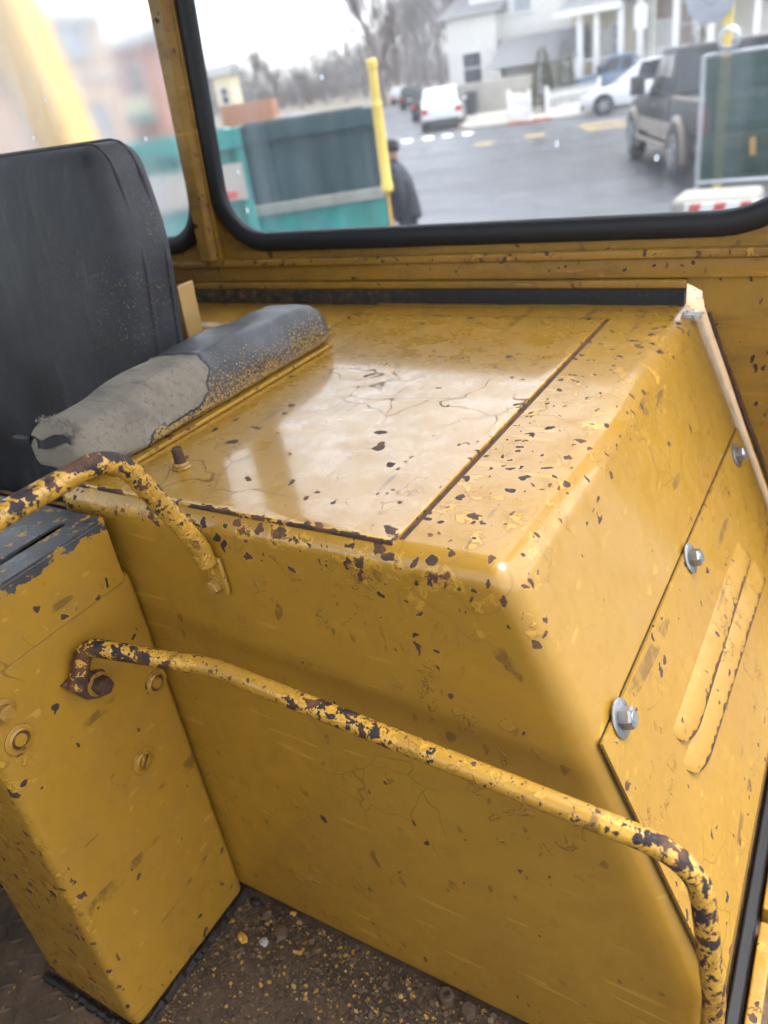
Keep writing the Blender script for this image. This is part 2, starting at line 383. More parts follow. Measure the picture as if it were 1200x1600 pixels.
def armrest_mat():
    """black vinyl with yellow overspray low on the side; front part torn off to the woven backing"""
    t = NT('torn_armrest_vinyl'); x, y, z = t.sep()[0:3]
    ca = t.math('MULTIPLY_ADD', t.math('SUBTRACT', t.noise(160, 3, .6), .5), .35, t.attr('cloth'))
    cloth = t.math('GREATER_THAN', ca, .5); near = t.math('GREATER_THAN', ca, .32)
    wv = t.n.new('ShaderNodeTexWave'); wv.inputs['Scale'].default_value = 190; wv.inputs['Distortion'].default_value = .8; wv.bands_direction = 'Y'; t.put(wv.inputs['Vector'], t.co)
    wx = t.n.new('ShaderNodeTexWave'); wx.inputs['Scale'].default_value = 190; wx.inputs['Distortion'].default_value = .8; wx.bands_direction = 'X'; t.put(wx.inputs['Vector'], t.co)
    weave = t.noise(420, 2, .6)
    fc = t.mix(t.noise(30, 5, .7), (.17,.148,.118), (.30,.265,.215)); fc = t.mix(t.math('MULTIPLY', weave, .5), fc, (.075,.062,.048))
    fc = t.mix(t.math('MULTIPLY', t.step(t.noise(16, 5, .65), .48, .68), .6), fc, (.085,.078,.066))
    fc = t.mix(t.math('MULTIPLY', t.math('GREATER_THAN', t.noise(150, 2, .5, co=t.mapping((.12,1,1))), .60), .45), fc, (.09,.078,.062))
    spk = t.math('GREATER_THAN', t.math('ADD', t.noise(330, 3, .7), t.step(z, .075, .012, 0, .20)), t.math('ADD', .60, t.math('MULTIPLY', t.noise(14, 4), .16)))
    vc = t.mix(t.step(t.noise(14, 5), .4, .7), (.020,.021,.026), (.062,.064,.074)); vc = t.mix(t.math('MULTIPLY', spk, .85), vc, (.36,.22,.055))
    c = t.mix(near, vc, (.012,.012,.013)); c = t.mix(cloth, c, fc)
    h = t.math('ADD', t.math('MULTIPLY', t.math('MULTIPLY', weave, cloth), .4), t.math('MULTIPLY', t.math('SUBTRACT', 1.0, near), 1.2))
    h = t.math('ADD', h, t.math('MULTIPLY', t.noise(25, 4), .8))
    t.bsdf(c, t.mixf(cloth, .40, .9), 0, t.bump(h, .0016, .8), .45); return t.m
M['armrest'] = armrest_mat()
M['thread'] = plain('frayed_thread', (.34,.30,.24), .9)
def floor_mat():
    t = NT('rusty_dirty_floor'); a = t.noise(9, 8, .7); b = t.noise(70, 6, .7)
    c = t.mix(t.step(a, .35, .65), (.024,.016,.011), (.115,.074,.044)); c = t.mix(t.math('MULTIPLY', t.step(b, .5, .7), .7), c, (.055,.028,.016))
    c = t.mix(t.step(t.noise(30, 5), .66, .72), c, (.16,.095,.04))
    t.bsdf(c, t.step(b, .3, .7, .5, .9), 0, t.bump(t.math('ADD', a, b), .004, .9)); return t.m
M['floor'] = floor_mat()
def debris_mat():
    t = NT('floor_debris'); t.bsdf(t.mix(.25, t.attr('Col', 'Color'), t.mix(t.noise(300, 3), (.02,.015,.01), (.3,.2,.1))), .8); return t.m
M['debris'] = debris_mat()
def glass(name, dirt, streak, ang, blur=0.0):
    """window pane: see-through, mirror-like at a slant, with a dried film of dust in wiped streaks"""
    t = NT(name); tr = t.n.new('ShaderNodeBsdfTransparent'); tr.inputs[0].default_value = (.93,.95,.95,1)
    gl = t.n.new('ShaderNodeBsdfGlossy'); gl.inputs['Roughness'].default_value = .03
    lw_ = t.n.new('ShaderNodeLayerWeight'); fr = t.math('MULTIPLY_ADD', t.math('POWER', lw_.outputs['Facing'], 5.0), .8, .035)
    m1 = t.n.new('ShaderNodeMixShader'); t.l.new(fr, m1.inputs[0]); t.l.new(tr.outputs[0], m1.inputs[1]); t.l.new(gl.outputs[0], m1.inputs[2])
    src = m1.outputs[0]
    if blur:   # smeared pane: rough on both faces, so what lies behind goes soft
        rf = t.n.new('ShaderNodeBsdfRefraction'); rf.inputs['IOR'].default_value = 1.10; rf.inputs['Roughness'].default_value = blur; rf.inputs[0].default_value = (.96,.97,.98,1)
        t.l.new(rf.outputs[0], m1.inputs[1])
    df = t.n.new('ShaderNodeBsdfTranslucent'); df.inputs[0].default_value = (.74,.83,.95,1)
    dd = t.n.new('ShaderNodeBsdfDiffuse'); dd.inputs[0].default_value = (.6,.62,.65,1)
    ad = t.n.new('ShaderNodeMixShader'); ad.inputs[0].default_value = .3; t.l.new(df.outputs[0], ad.inputs[1]); t.l.new(dd.outputs[0], ad.inputs[2])
    s1 = t.noise(16, 6, .65, .3, co=t.mapping((1, 1, .05), rot=(0, ang, 0))); s2 = t.noise(3, 4, .6)
    film = t.math('MULTIPLY_ADD', t.math('MULTIPLY', t.step(s1, .38, .75), t.step(s2, .30, .70)), streak, dirt)
    drop = t.voro(26, co=t.mapping((1,1,.8))); dr = t.sep(drop.outputs['Color'])
    dots = t.math('MULTIPLY', t.math('LESS_THAN', drop.outputs['Distance'], t.math('MULTIPLY_ADD', dr[1], .09, .03)), t.math('LESS_THAN', dr[0], .16))
    film = t.math('ADD', film, t.math('MULTIPLY', dots, .5), clamp=True)
    m2 = t.n.new('ShaderNodeMixShader'); t.put(m2.inputs[0], film); t.l.new(src, m2.inputs[1]); t.l.new(ad.outputs[0], m2.inputs[2])
    t.l.new(m2.outputs[0], t.out.inputs['Surface']); return t.m
M['glass_main'] = glass('rear_glass', .022, .13, 0.0, .075)
M['glass_side'] = glass('hazy_quarter_glass', .06, .26, .42, .19)
M['glass_clear'] = glass('windscreen_glass', .02, .02, 0.0)
# outdoors
def asphalt():
    t = NT('wet_asphalt'); a = t.noise(.22, 5, .65); b = t.noise(40, 3); tr_ = t.noise(.5, 4, .6, co=t.mapping((.12,1.4,1)))
    pt_ = t.voro(.16, co=t.warp(.6, .5, 2)); pc = t.sep(pt_.outputs['Color'])
    ck = t.voro(.35, 'DISTANCE_TO_EDGE', co=t.warp(.8, .9, 3))
    c = t.mix(t.step(a, .35, .65), (.045,.049,.058), (.088,.093,.105)); c = t.mix(t.math('MULTIPLY', t.math('LESS_THAN', pc[0], .3), .45), c, (.034,.036,.042))
    c = t.mix(t.math('MULTIPLY', t.math('LESS_THAN', ck.outputs['Distance'], .012), .6), c, (.015,.015,.017))
    t.bsdf(c, t.step(t.math('ADD', a, t.math('MULTIPLY', tr_, .5)), .55, .95, .22, .60), 0, t.bump(b, .004, .5)); return t.m
M['asphalt'] = asphalt()
M['earth'] = plain('bare_ground', (.16,.14,.11), .9, var=.3, scale=.2)
M['concrete'] = plain('concrete', (.40,.38,.34), .85, var=.15, scale=1.5)
M['concrete_lt'] = plain('pale_concrete', (.30,.285,.25), .85, var=.15, scale=2)
M['red'] = plain('red_paint', (.52,.07,.05), .6); M['kerbred'] = plain('worn_red_kerb_paint', (.48,.17,.14), .8, var=.3, scale=4)
M['white'] = plain('white_paint', (.78,.78,.77), .55); M['roadwhite'] = plain('road_paint_white', (.68,.68,.66), .75, var=.25, scale=5)
M['roadyel'] = plain('road_paint_yellow', (.40,.27,.10), .75, var=.3, scale=5)
def siding(name, col):
    t = NT(name); z = t.sep()[2]; fz = t.math('FRACT', t.math('MULTIPLY', z, 6.0))
    t.bsdf(t.mix(t.step(t.noise(1.5, 4), .3, .7), tuple(x*.9 for x in col), col), .6, 0, t.bump(fz, .02, .5)); return t.m
M['siding_white'] = siding('white_siding', (.78,.77,.74)); M['siding_cream'] = siding('cream_siding', (.74,.66,.46)); M['siding_pale'] = siding('pale_cream_siding', (.76,.72,.62))
def brick(name, a, b, mortar=(.42,.38,.33)):
    t = NT(name); n = t.n.new('ShaderNodeTexBrick'); t.put(n.inputs['Vector'], t.mapping(rot=(R(90),0,0)))
    n.inputs['Color1'].default_value = (*a,1); n.inputs['Color2'].default_value = (*b,1); n.inputs['Mortar'].default_value = (*mortar,1)
    n.inputs['Scale'].default_value = 4.5; n.inputs['Mortar Size'].default_value = .015
    t.bsdf(n.outputs['Color'], .85); return t.m
M['brick_tan'] = brick('tan_brick', (.52,.30,.17), (.46,.26,.15)); M['brick_red'] = brick('red_brick', (.40,.17,.11), (.33,.14,.10)); M['brick_pink'] = brick('weathered_brick', (.42,.28,.22), (.36,.23,.18))
M['roof'] = plain('grey_shingle', (.20,.20,.21), .9, var=.2, scale=5); M['roof_brown'] = plain('brown_shingle', (.20,.13,.10), .9, var=.25, scale=5)
M['pane'] = plain('dark_window_pane', (.05,.06,.075), .08, var=.3, scale=1); M['pane_lt'] = plain('curtained_window_pane', (.30,.33,.38), .15, var=.2)
M['navy'] = plain('dark_blue_paint', (.03,.04,.09), .5); M['bark'] = plain('bare_bark', (.17,.145,.145), .95, var=.25, scale=3)
M['pole'] = plain('weathered_pole', (.27,.27,.24), .9, var=.2, scale=4)
def leafy(name, col):
    t = NT(name); n = t.noise(7, 4); b = t.bsdf(t.mix(n, tuple(x*.5 for x in col), tuple(x*1.4 for x in col)), .8); return t.m
M['conifer'] = leafy('arborvitae_leaf', (.085,.085,.035)); M['grass'] = leafy('lawn_grass', (.10,.13,.045))
M['dump_dark'] = plain('dark_green_steel', (.012,.045,.052), .5, var=.35, scale=2.0); M['dump_teal'] = plain('teal_steel', (.02,.25,.23), .5, var=.3, scale=2.5)
M['boom'] = plain('machine_yellow', (.62,.36,.055), .42, var=.18, scale=4); M['polyel'] = plain('yellow_sleeve', (.72,.52,.09), .5)
M['galv'] = plain('galvanised_tube', (.42,.45,.48), .45, .6, .12)
M['orange'] = plain('orange_barrier', (.46,.23,.13), .7); M['mirrorgrey'] = plain('grey_disc', (.30,.32,.37), .6)
def mesh_screen():
    t = NT('green_windscreen_mesh'); tr = t.n.new('ShaderNodeBsdfTransparent'); n = t.noise(3.0, 4, .6, .8)
    wv = t.math('MULTIPLY', t.math('SINE', t.math('MULTIPLY', t.sep()[0], 900.0)), t.math('SINE', t.math('MULTIPLY', t.sep()[2], 900.0)))
    d = t.bsdf(t.mix(t.step(n, .35, .65), (.010,.040,.036), (.020,.068,.062)), .75, 0, t.bump(t.noise(2.5, 3), .08), link=False)
    mx = t.n.new('ShaderNodeMixShader'); t.put(mx.inputs[0], t.math('MULTIPLY_ADD', wv, .04, .90)); t.l.new(tr.outputs[0], mx.inputs[1]); t.l.new(d, mx.inputs[2])
    t.l.new(mx.outputs[0], t.out.inputs['Surface']); return t.m
M['screen'] = mesh_screen()
def carpaint(name, col, rough=.25, spec=.5):
    t = NT(name); n = t.noise(2, 3)
    t.bsdf(t.mix(n, tuple(x*.93 for x in col), col), rough, 0, None, spec, .35 if spec > .3 else 0.0, .08); return t.m
M['car_white'] = carpaint('white_car_paint', (.75,.76,.78)); M['car_blue'] = carpaint('slate_blue_car_paint', (.10,.15,.24)); M['car_dark'] = carpaint('dark_car_paint', (.02,.022,.03)); M['car_silver'] = carpaint('silver_car_paint', (.45,.47,.50))
M['car_grey'] = carpaint('charcoal_truck_paint', (.016,.0145,.017), .5, .18); M['car_tan'] = carpaint('tan_truck_paint', (.20,.155,.115), .35)
M['car_glass'] = plain('car_glass', (.020,.025,.032), .06, var=.2, scale=1, spec=.25); M['tyre'] = plain('tyre_rubber', (.02,.02,.021), .85, var=.2, scale=20); M['rim'] = plain('alloy_rim', (.42,.43,.45), .35, .7)
M['tail'] = plain('red_lens', (.45,.012,.02), .2); M['head'] = plain('clear_lens', (.7,.72,.75), .15); M['chrome'] = plain('chrome', (.55,.56,.58), .2, .9)
M['trim'] = plain('black_plastic', (.018,.018,.02), .6)
M['skin'] = plain('skin', (.46,.25,.18), .6); M['jacket'] = plain('dark_jacket', (.022,.023,.030), .85, var=.3, scale=8, bump=.01, bscale=15); M['jeans'] = plain('dark_trousers', (.03,.034,.05), .9); M['knit'] = plain('black_knit', (.02,.02,.022), .95)
# ================================================================== THE CAB
ZF, ZT, YF, YW = -1.10, -0.372, 0.495, 1.29      # floor, console top, console front face, rear wall
XR = lambda z: -0.222 + 0.40*min(max(ZT - z, 0), 0.50)      # the console's sloping flank
SN = Vector((1, 0, .4)).normalized(); SV = Vector((.4, 0, -1)).normalized()
def slant(px, py): return at_n(px, py, SN, (-.222, 0, ZT))
def W(px, py): p = at_y(px, py, YW); return Vector((p.x, p.z))
def hexbolt(parent, p, n, r, h, mat, washer=None, wr=0, wmat=None, name='bolt', hexn=6):
    n = Vector(n).normalized(); p = Vector(p)
    b = MB().lathe([(r*.96, .0), (r, .001), (r, h*.82), (r*.86, h)], p + n*(washer or 0), n, hexn)
    b.lathe([(r*.55, 0), (r*.5, .0006)], p + n*((washer or 0)+h), n, 16)
    o = b.build(name, mat, parent, sharp=20)
    if washer:
        MB().lathe([(wr*.97, 0), (wr, .0006), (wr, washer*.8), (wr*.96, washer), (r*.8, washer)], p, n, 28).build('washer', wmat or mat, o)
    return o

cab = thing('machine_cab', (-.95, .3, ZF), 'yellow steel machine cab shell with black gasketed rear windows and peeling paint', 'vehicle cab')
# floor plate with a worn tread pattern
fl = MB().box((-1.95,-.75,ZF-.012), (.03, 1.40, ZF)).build('floor_plate', M['floor'], cab)
tr = MB()
for i in range(34):
    for j in range(34):
        x = -1.5 + i*.026; y = -.20 + j*.026
        if x > -.735 or random.random() < .12: continue
        a = R(42 if (i+j) % 2 else -48) + random.uniform(-.05,.05); c, s_ = math.cos(a), math.sin(a); l, w_, h = .0125, .0046, .0026
        tr.add([(x-c*l, y-s_*l, ZF), (x+s_*w_, y-c*w_, ZF), (x+c*l, y+s_*l, ZF), (x-s_*w_, y+c*w_, ZF), (x-c*l*.5, y-s_*l*.5, ZF+h), (x+c*l*.5, y+s_*l*.5, ZF+h)],
               [(0,1,4),(1,5,4),(1,2,5),(2,3,5),(3,4,5),(3,0,4)])
tag(tr.build('tread_pattern', M['floor'], fl), kind='stuff')
# rear wall with two window openings; its lower edge follows the console and stays clear of it on the flank
zb = -.233
hL0, hL1 = W(300, 0), W(355, 330)
sl = (hL0.x-hL1.x)/(hL0.y-hL1.y)
main = [(hL1.x + sl*(zb-hL1.y), zb), (-.045, zb), (-.08, .74), (hL1.x + sl*(.74-hL1.y), .74)]
g0, g1 = W(240, 0), W(300, 330); sg = (g0.x-g1.x)/(g0.y-g1.y)
side = [(-1.88, zb), (g1.x + sg*(zb-g1.y), zb), (g1.x + sg*(.74-g1.y), .74), (-1.88, .74)]
mainR = [(p.x, p.y) for p in round_poly([Vector((*p, 0)) for p in main], [.085,.15,.09,.09], 10)]
sideR = [(p.x, p.y) for p in round_poly([Vector((*p, 0)) for p in side], [.09,.085,.09,.09], 10)]
def grow(loop, d):
    P = [Vector(p) for p in loop]; m = len(P); out = []; cen = sum(P, Vector((0,0)))/m
    for i in range(m):
        t = (P[(i+1)%m]-P[i-1]).normalized(); o = Vector((t.y,-t.x))
        if o.dot(P[i]-cen) < 0: o = -o
        out.append(tuple(P[i]+o*d))
    return out
zl = -.340
outer = [(-1.95,.92), (-1.95,zl), (-.236,zl), (-.214,-.352), (-.209,ZT-.004), (XR(-.60)+.007,-.60), (XR(-.865)+.007,-.865), (.002,ZF+.02), (.055,ZF+.02), (.055,.92)]
wv = plate_holes(outer, [grow(mainR, .016), grow(sideR, .016)], .004)
wall = wv.add([], []); 
for p in wall.v: p.y += YW
def wear_low(p): return .30 if p.z < -.25 else .12
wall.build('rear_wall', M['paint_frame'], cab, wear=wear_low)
gp = [(.036,0),(.037,.004),(.033,.010),(.018,.0135),(.004,.010),(0,.004),(0,-.008),(.036,-.008)]
for nm, loop, gm in (('rear_window', mainR, 'glass_main'), ('quarter_window', sideR, 'glass_side')):
    g = MB().sweep([(x, YW, z) for x, z in loop], (0,-1,0), gp).build(nm, M['rubber'], cab, sharp=50)
    lo_ = grow(loop, .006)
    n = len(lo_); pm = MB().prism([(x, YW+.004, z) for x, z in lo_], (0, .0045, 0))
    # the pane's texture frame: its own object, origin at the thing base
    pm.build('glass_pane', M[gm], g, smooth=False)
# pillar between the windows: folded strip, proud of the wall, with a flared foot and a welded web
pl, pr_, pl2, pr2 = W(243,0), W(276,0), W(322,392), W(349,398)
def ext(a, b, z): k = (z-b.y)/(a.y-b.y); return b.x + (a.x-b.x)*k
zt_, zb_ = .915, -.284
m = MB()
xa, xb = ext(pl,pl2,zt_), ext(pr_,pr2,zt_); xc, xd = ext(pl,pl2,zb_), ext(pr_,pr2,zb_)
m.add([(xa,YW-.002,zt_),(xb,YW-.002,zt_),(xd,YW-.002,zb_),(xc,YW-.002,zb_),(xa+.006,YW-.030,zt_),(xb-.012,YW-.030,zt_),(xd-.012,YW-.030,zb_),(xc+.006,YW-.030,zb_)],
      [(0,1,2,3),(4,7,6,5),(0,4,5,1),(1,5,6,2),(2,6,7,3),(3,7,4,0)])
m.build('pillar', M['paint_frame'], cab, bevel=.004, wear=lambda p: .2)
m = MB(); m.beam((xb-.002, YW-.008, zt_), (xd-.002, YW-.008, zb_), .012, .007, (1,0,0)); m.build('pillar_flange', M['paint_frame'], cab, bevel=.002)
# sill: stacked folded lips that run the width of the wall
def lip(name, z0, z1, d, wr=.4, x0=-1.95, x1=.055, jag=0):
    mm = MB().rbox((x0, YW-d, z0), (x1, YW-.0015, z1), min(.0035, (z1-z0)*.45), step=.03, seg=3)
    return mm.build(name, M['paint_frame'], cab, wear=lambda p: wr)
lip('sill_lip', -.297, -.283, .020, .5)
lip('sill_channel', -.330, -.298, .007, .25)
lip('sill_flange', -.345, -.331, .013, .3, x1=-.236)
# weathered foam seal between wall and console
m = MB(); n = 60; x0, x1 = -1.40, -.238; prev = None
rows = []
for i in range(n+1):
    x = x0 + (x1-x0)*i/n; q = random.uniform(-.0015,.0015)
    rows.append([(x, YW-.012+q, ZT-.006), (x, YW-.014+q, ZT+.018), (x, YW-.010+q, -.3455), (x, YW+.006, -.3455), (x, YW+.006, ZT-.006)])
m.add([p for r_ in rows for p in r_], [(i*5+k, i*5+(k+1)%5, (i+1)*5+(k+1)%5, (i+1)*5+k) for i in range(n) for k in range(5)] + [(0,1,2,3,4), tuple(n*5+k for k in (4,3,2,1,0))])
m.build('foam_seal', M['foam'], cab)
# lump of old sealant left on the seal, and scraps of foam at its open end
m = MB(); c = W(383, 462); m.ball((c.x, YW-.016, c.y+.002), .011, 10, 7, (1,.7,1.0))
for p in m.v: p += Vector((random.uniform(-.003,.003),)*3)
m.build('sealant_lump', M['rust'], cab)
m = MB()
for k in range(9):
    x = -.232+random.uniform(0,.022); y = YW-.03-random.uniform(0,.030)
    m.obox((x, y, ZT+.001-max(0,(x+.235)*.25)), (.008*random.uniform(.5,1),.003,0), (-.002,.006*random.uniform(.5,1),0), (0,0,.0012))
m.build('silver_tape_scrap', M['zinc'], cab, bevel=.0006)
# left over strip of dark seal along the open flank gap (on the wall edge)
m = MB(); P = []
for k in range(14):
    z = -.385 - k*.035; x = XR(z)+.007+.007; q = random.uniform(-.002,.002)
    P.append((x+q, YW-.003, z))
m.tube(P, [.0038+random.uniform(-.002,.001) for _ in P], 7); m.build('old_seal_residue', M['rust'], cab)
# roof, side, front, sill and door opening (the camera stands in the open door)
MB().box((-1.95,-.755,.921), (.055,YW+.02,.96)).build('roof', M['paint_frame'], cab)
lw = plate_holes([(-.75,ZF),(1.285,ZF),(1.285,.92),(-.75,.92)], [[(-.62,-.25),(1.12,-.25),(1.12,.78),(-.62,.78)]], .004)
for p in lw.v: p.x, p.y = -1.95 + p.y - .004, p.x
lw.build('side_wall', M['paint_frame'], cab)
MB().box((-1.951,-.62,-.25),(-1.949,1.12,.78)).build('side_pane', M['glass_clear'], cab)
fw = plate_holes([(-1.945,ZF),(.05,ZF),(.05,.92),(-1.945,.92)], [[(-1.84,-.30),(-.06,-.30),(-.06,.78),(-1.84,.78)]], .004)
for p in fw.v: p.y += -.755
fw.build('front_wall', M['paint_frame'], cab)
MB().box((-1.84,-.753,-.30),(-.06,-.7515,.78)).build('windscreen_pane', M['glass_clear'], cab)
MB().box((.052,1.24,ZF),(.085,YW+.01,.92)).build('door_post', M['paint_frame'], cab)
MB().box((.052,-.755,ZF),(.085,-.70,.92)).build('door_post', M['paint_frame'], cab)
# door sill: rubber strip and a split yellow sill bar, rusty step outside
MB().box((-.017,-.4,ZF-.002),(-.0005,1.24,ZF+.022)).build('door_seal', M['rubber'], cab, bevel=.003)
ys = at_z(1180, 1428, ZF+.03).y
for a, b in ((-.4, ys-.008), (ys+.012, 1.23)):
    MB().rbox((.004,a,ZF),(.022,b,ZF+.032), .003, step=.03).build('sill_bar', M['paint'], cab, wear=lambda p: .45)
MB().box((.031,-.7,ZF-.06),(.36,1.2,ZF-.03)).build('outer_step', M['rust'], cab, bevel=.004)
MB().box((-1.9,-.5,-ZC+.55),(.02,1.6,ZF-.02)).build('undercarriage_deck', M['darksteel'], cab)
for x_ in (-1.85, -.35): MB().rbox((x_,-1.2,-ZC+.001),(x_+.42,2.0,-ZC+.62), .16, step=.2).build('crawler_track', M['darksteel'], cab)

# ------------------------------------------------------------------ side console
con = thing('side_console', (-.45,.9,ZF), 'big yellow sheet metal console with hinged lid, sloping flank and flaking paint', 'console')
def cdef(p, q):
    x, y, z = p
    if x > -.42: x += (x+.42)/.198 * .40*min(max(ZT-z,0),.50)
    if q[2] >= ZT-1e-6 and x < -.3335 and .5165 < y < 1.2055: z -= .0078
    if q[1] <= YF+1e-6 and -1.05 < z < -.42:                       # panel oil-canning
        y += .0025*math.sin(p.x*7+1)*math.sin(z*6)
    return (x, y, z)
def cwear(p):
    w_ = 0.0
    if p.z > -.44 and p.y < .56: w_ = max(w_, .78*math.exp(-((p.z+.388)/.022)**2))       # front rounded edge
    if p.z > -.385 and p.x > -.335: w_ = max(w_, .55)                                      # strip beside the lid
    d = abs(p.x - (XR(p.z)-.004)); 
    if p.z > -.43: w_ = max(w_, .50*math.exp(-((p.z+.385)/.02)**2) if p.x > -.25 else 0)   # long rounded edge
    c = (p - Vector((-.215,.505,-.392))).length; w_ = max(w_, .85*math.exp(-(c/.055)**2))   # front corner
    c = (p - Vector((-.30,.50,-.40))).length; w_ = max(w_, .74*math.exp(-(c/.08)**2))
    if p.z < -1.02 and p.y < .6: w_ = max(w_, .32*(-1.02-p.z)/.08)
    return w_
CB = MB().rbox((-.82,YF,ZF), (-.222,1.44,ZT), .024, step=.022, deform=cdef, extra=((-.3341,-.3329),(.5160,.5170,1.205,1.206),(-.44,-.46)), seg=5)
cbody = CB.build('body', M['paint_console'], con, wear=cwear, sharp=50)
# dark rusted bed of the seam beside and behind the lid
MB().box((-.3405,.514,ZT-.0076),(-.3344,1.204,ZT-.0022)).build('seam', M['rust'], con)
MB().box((-.812,.5050,ZT-.0125),(-.342,.5120,ZT-.0052)).build('lid_shadow_strip', M['rust'], con)  # rust-dark strip below the front lip, standing in for its shadow line
# lid
def lwear(p):
    w_ = .10
    if p.x > -.36: w_ = max(w_, .75*math.exp(-((p.x+.340)/.012)**2))
    if p.y < .54: w_ = max(w_, 1.15*math.exp(-((p.y-.506)/.007)**2))
    c = (p - Vector((-.42,.62,ZT))).length; w_ = max(w_, .30*math.exp(-(c/.16)**2))
    return w_
lid = MB().rbox((-.815,.5075,ZT-.0050),(-.3408,1.2035,ZT+.0020), .0022, step=.012, seg=2)
for p in lid.v: p.z += .0016*math.sin((p.x+.33)*6.2)*math.sin((p.y-.5)*4.5)
lid.build('lid', M['paint_lid'], con, wear=lwear, sharp=50)
# welded pressed frame just visible on the lid, under the paint
p = at_z(285, 733, ZT)
b = MB().lathe([(.0105,0),(.0112,.002),(.0095,.004),(.0098,.006),(.0082,.0085)], (p.x,p.y,ZT+.0012), (0,0,1), 20).build('stud_washer', M['paint_bolt'], con, wear=lambda p: .5)
MB().lathe([(.0066,.0),(.0066,.017),(.0060,.0185)], (p.x,p.y,ZT+.0097), (0,0,1), 14).build('stud', M['rust'], b)
# bolted flank panel with two pressed louvres
c0 = slant(930, 1150); ztop = -.556
def on_slant(y, z, h=0.0): return Vector((-.222+.40*(ZT-z), y, z)) + SN*h
y0 = max(.505, min(c0.y, .53)); z_end = -.868
quad = round_poly([on_slant(y0, ztop, .0004), on_slant(1.262, ztop-.012, .0004), on_slant(1.262, z_end, .0004), on_slant(y0+.004, z_end, .0004)], [.006,.01,.01,.01], 4)
n = 40; k = 24; vs = []; fs = []
for i in range(n+1):
    for j in range(k+1):
        u = i/n; v = j/k
        vs.append(on_slant(y0 + (1.262-y0)*u, (ztop-.012*u)*(1-v) + z_end*v, .0036))
fs = [(i*(k+1)+j, (i+1)*(k+1)+j, (i+1)*(k+1)+j+1, i*(k+1)+j+1) for i in range(n) for j in range(k)]
m = MB().add(vs, fs)
bd = [i*(k+1) for i in range(n+1)] + [n*(k+1)+j for j in range(1,k+1)] + [i*(k+1)+k for i in range(n-1,-1,-1)] + [j for j in range(k-1,0,-1)]
b0 = len(m.v); m.v += [m.v[i] - SN*.0032 for i in bd]
m.f += [(bd[i], bd[(i+1)%len(bd)], b0+(i+1)%len(bd), b0+i) for i in range(len(bd))]
def pwear(p):
    w_ = .05
    if p.y < y0+.02: w_ = .30
    if p.z > ztop-.03: w_ = max(w_, .22)
    if p.z < z_end+.05: w_ = max(w_, .30)
    return w_
pan = m.build('flank_panel', M['paint_panel'], con, wear=pwear)
MB().prism([q - SN*.0009 for q in [on_slant(y0-.0022, ztop+.002, .001), on_slant(1.262, ztop-.010, .001), on_slant(1.262, z_end, .001), on_slant(y0-.0022, z_end, .001)]], SN*.0006).build('panel_seam', M['darksteel'], con)
def louvre(pa, pb, wd, hm):
    """pa near end, pb far end (upper edge line); opens along its lower edge"""
    a, b = slant(*pa), slant(*pb); nu, nv = 60, 10; vs = []
    L = (b.y-a.y)
    for i in range(nu+1):
        u = i/nu; e = min(1, u*L/.055); e = math.sqrt(max(0, 1-(1-e)**2)); e2 = min(1, (1-u)*L/.012); tp = e*min(1, e2**.5)
        for j in range(nv+1):
            v = j/nv
            wv_ = wd*(.35+.65*e)
            y = a.y + L*u; z = a.z + (b.z-a.z)*u - wv_*v*.93
            h = hm*tp*math.sin(math.pi/2*v)**.9
            q = on_slant(y, z, .0037+h); vs.append(q)
        y = a.y+L*u; z = a.z+(b.z-a.z)*u - wd*(.35+.65*e)*.93
        vs.append(on_slant(y, z+.0035, .0037+hm*tp*.75)); vs.append(on_slant(y, z+.005, .0030))
    w_ = nv+3
    mm = MB().add(vs, [(i*w_+j, (i+1)*w_+j, (i+1)*w_+j+1, i*w_+j+1) for i in range(nu) for j in range(w_-1)])
    st_ = MB(); q2 = []
    for i in range(2, nu+1):
        q = Vector(vs[i*w_+nv]); g_ = random.choice((.0010,.0016,.0024,.0038,.0055)); up2 = (Vector(vs[i*w_+nv-1])-q).normalized()
        q2 += [q + SN*.0004 + SV*.0004, q + up2*g_ + SN*.0004, q - SN*.004 + SV*.0006]
    st_.add(q2, [t_ for i in range(len(q2)//3-1) for t_ in ((3*i,3*i+1,3*i+4,3*i+3),(3*i+2,3*i,3*i+3,3*i+5))]).build('louvre_edge', M['rust'], pan)
    ed = set(); 
    for i in range(nu+1):
        for j in (nv, nv+1, nv+2): ed.add(tuple(round(t_,5) for t_ in vs[i*w_+j]))
    return mm.build('louvre', M['paint_panel'], pan, wear=lambda p: 1.0 if tuple(round(t_,5) for t_ in p) in ed else .15, sharp=45)
louvre((1046,1140), (1150,842), .034, .0085)
louvre((1062,1190), (1174,872), .034, .0085)
for (px, py), r_, s_ in (((963,1122),.0096,1), ((1073,873),.0096,1), ((1146,712),.0096,1)):
    q = slant(px, py) + SN*.0040
    hexbolt(con, q, SN, .0112, .0120, M['zinc'], .0024, .0195, M['zinc'])
# rounded rear ledge that carries on behind the seat
MB().rbox((-1.93,1.105,-.66),(-.730,1.43,ZT-.0035), .055, step=.03, seg=6).build('rear_ledge', M['paint_console'], con, wear=lambda p: .22, sharp=60)

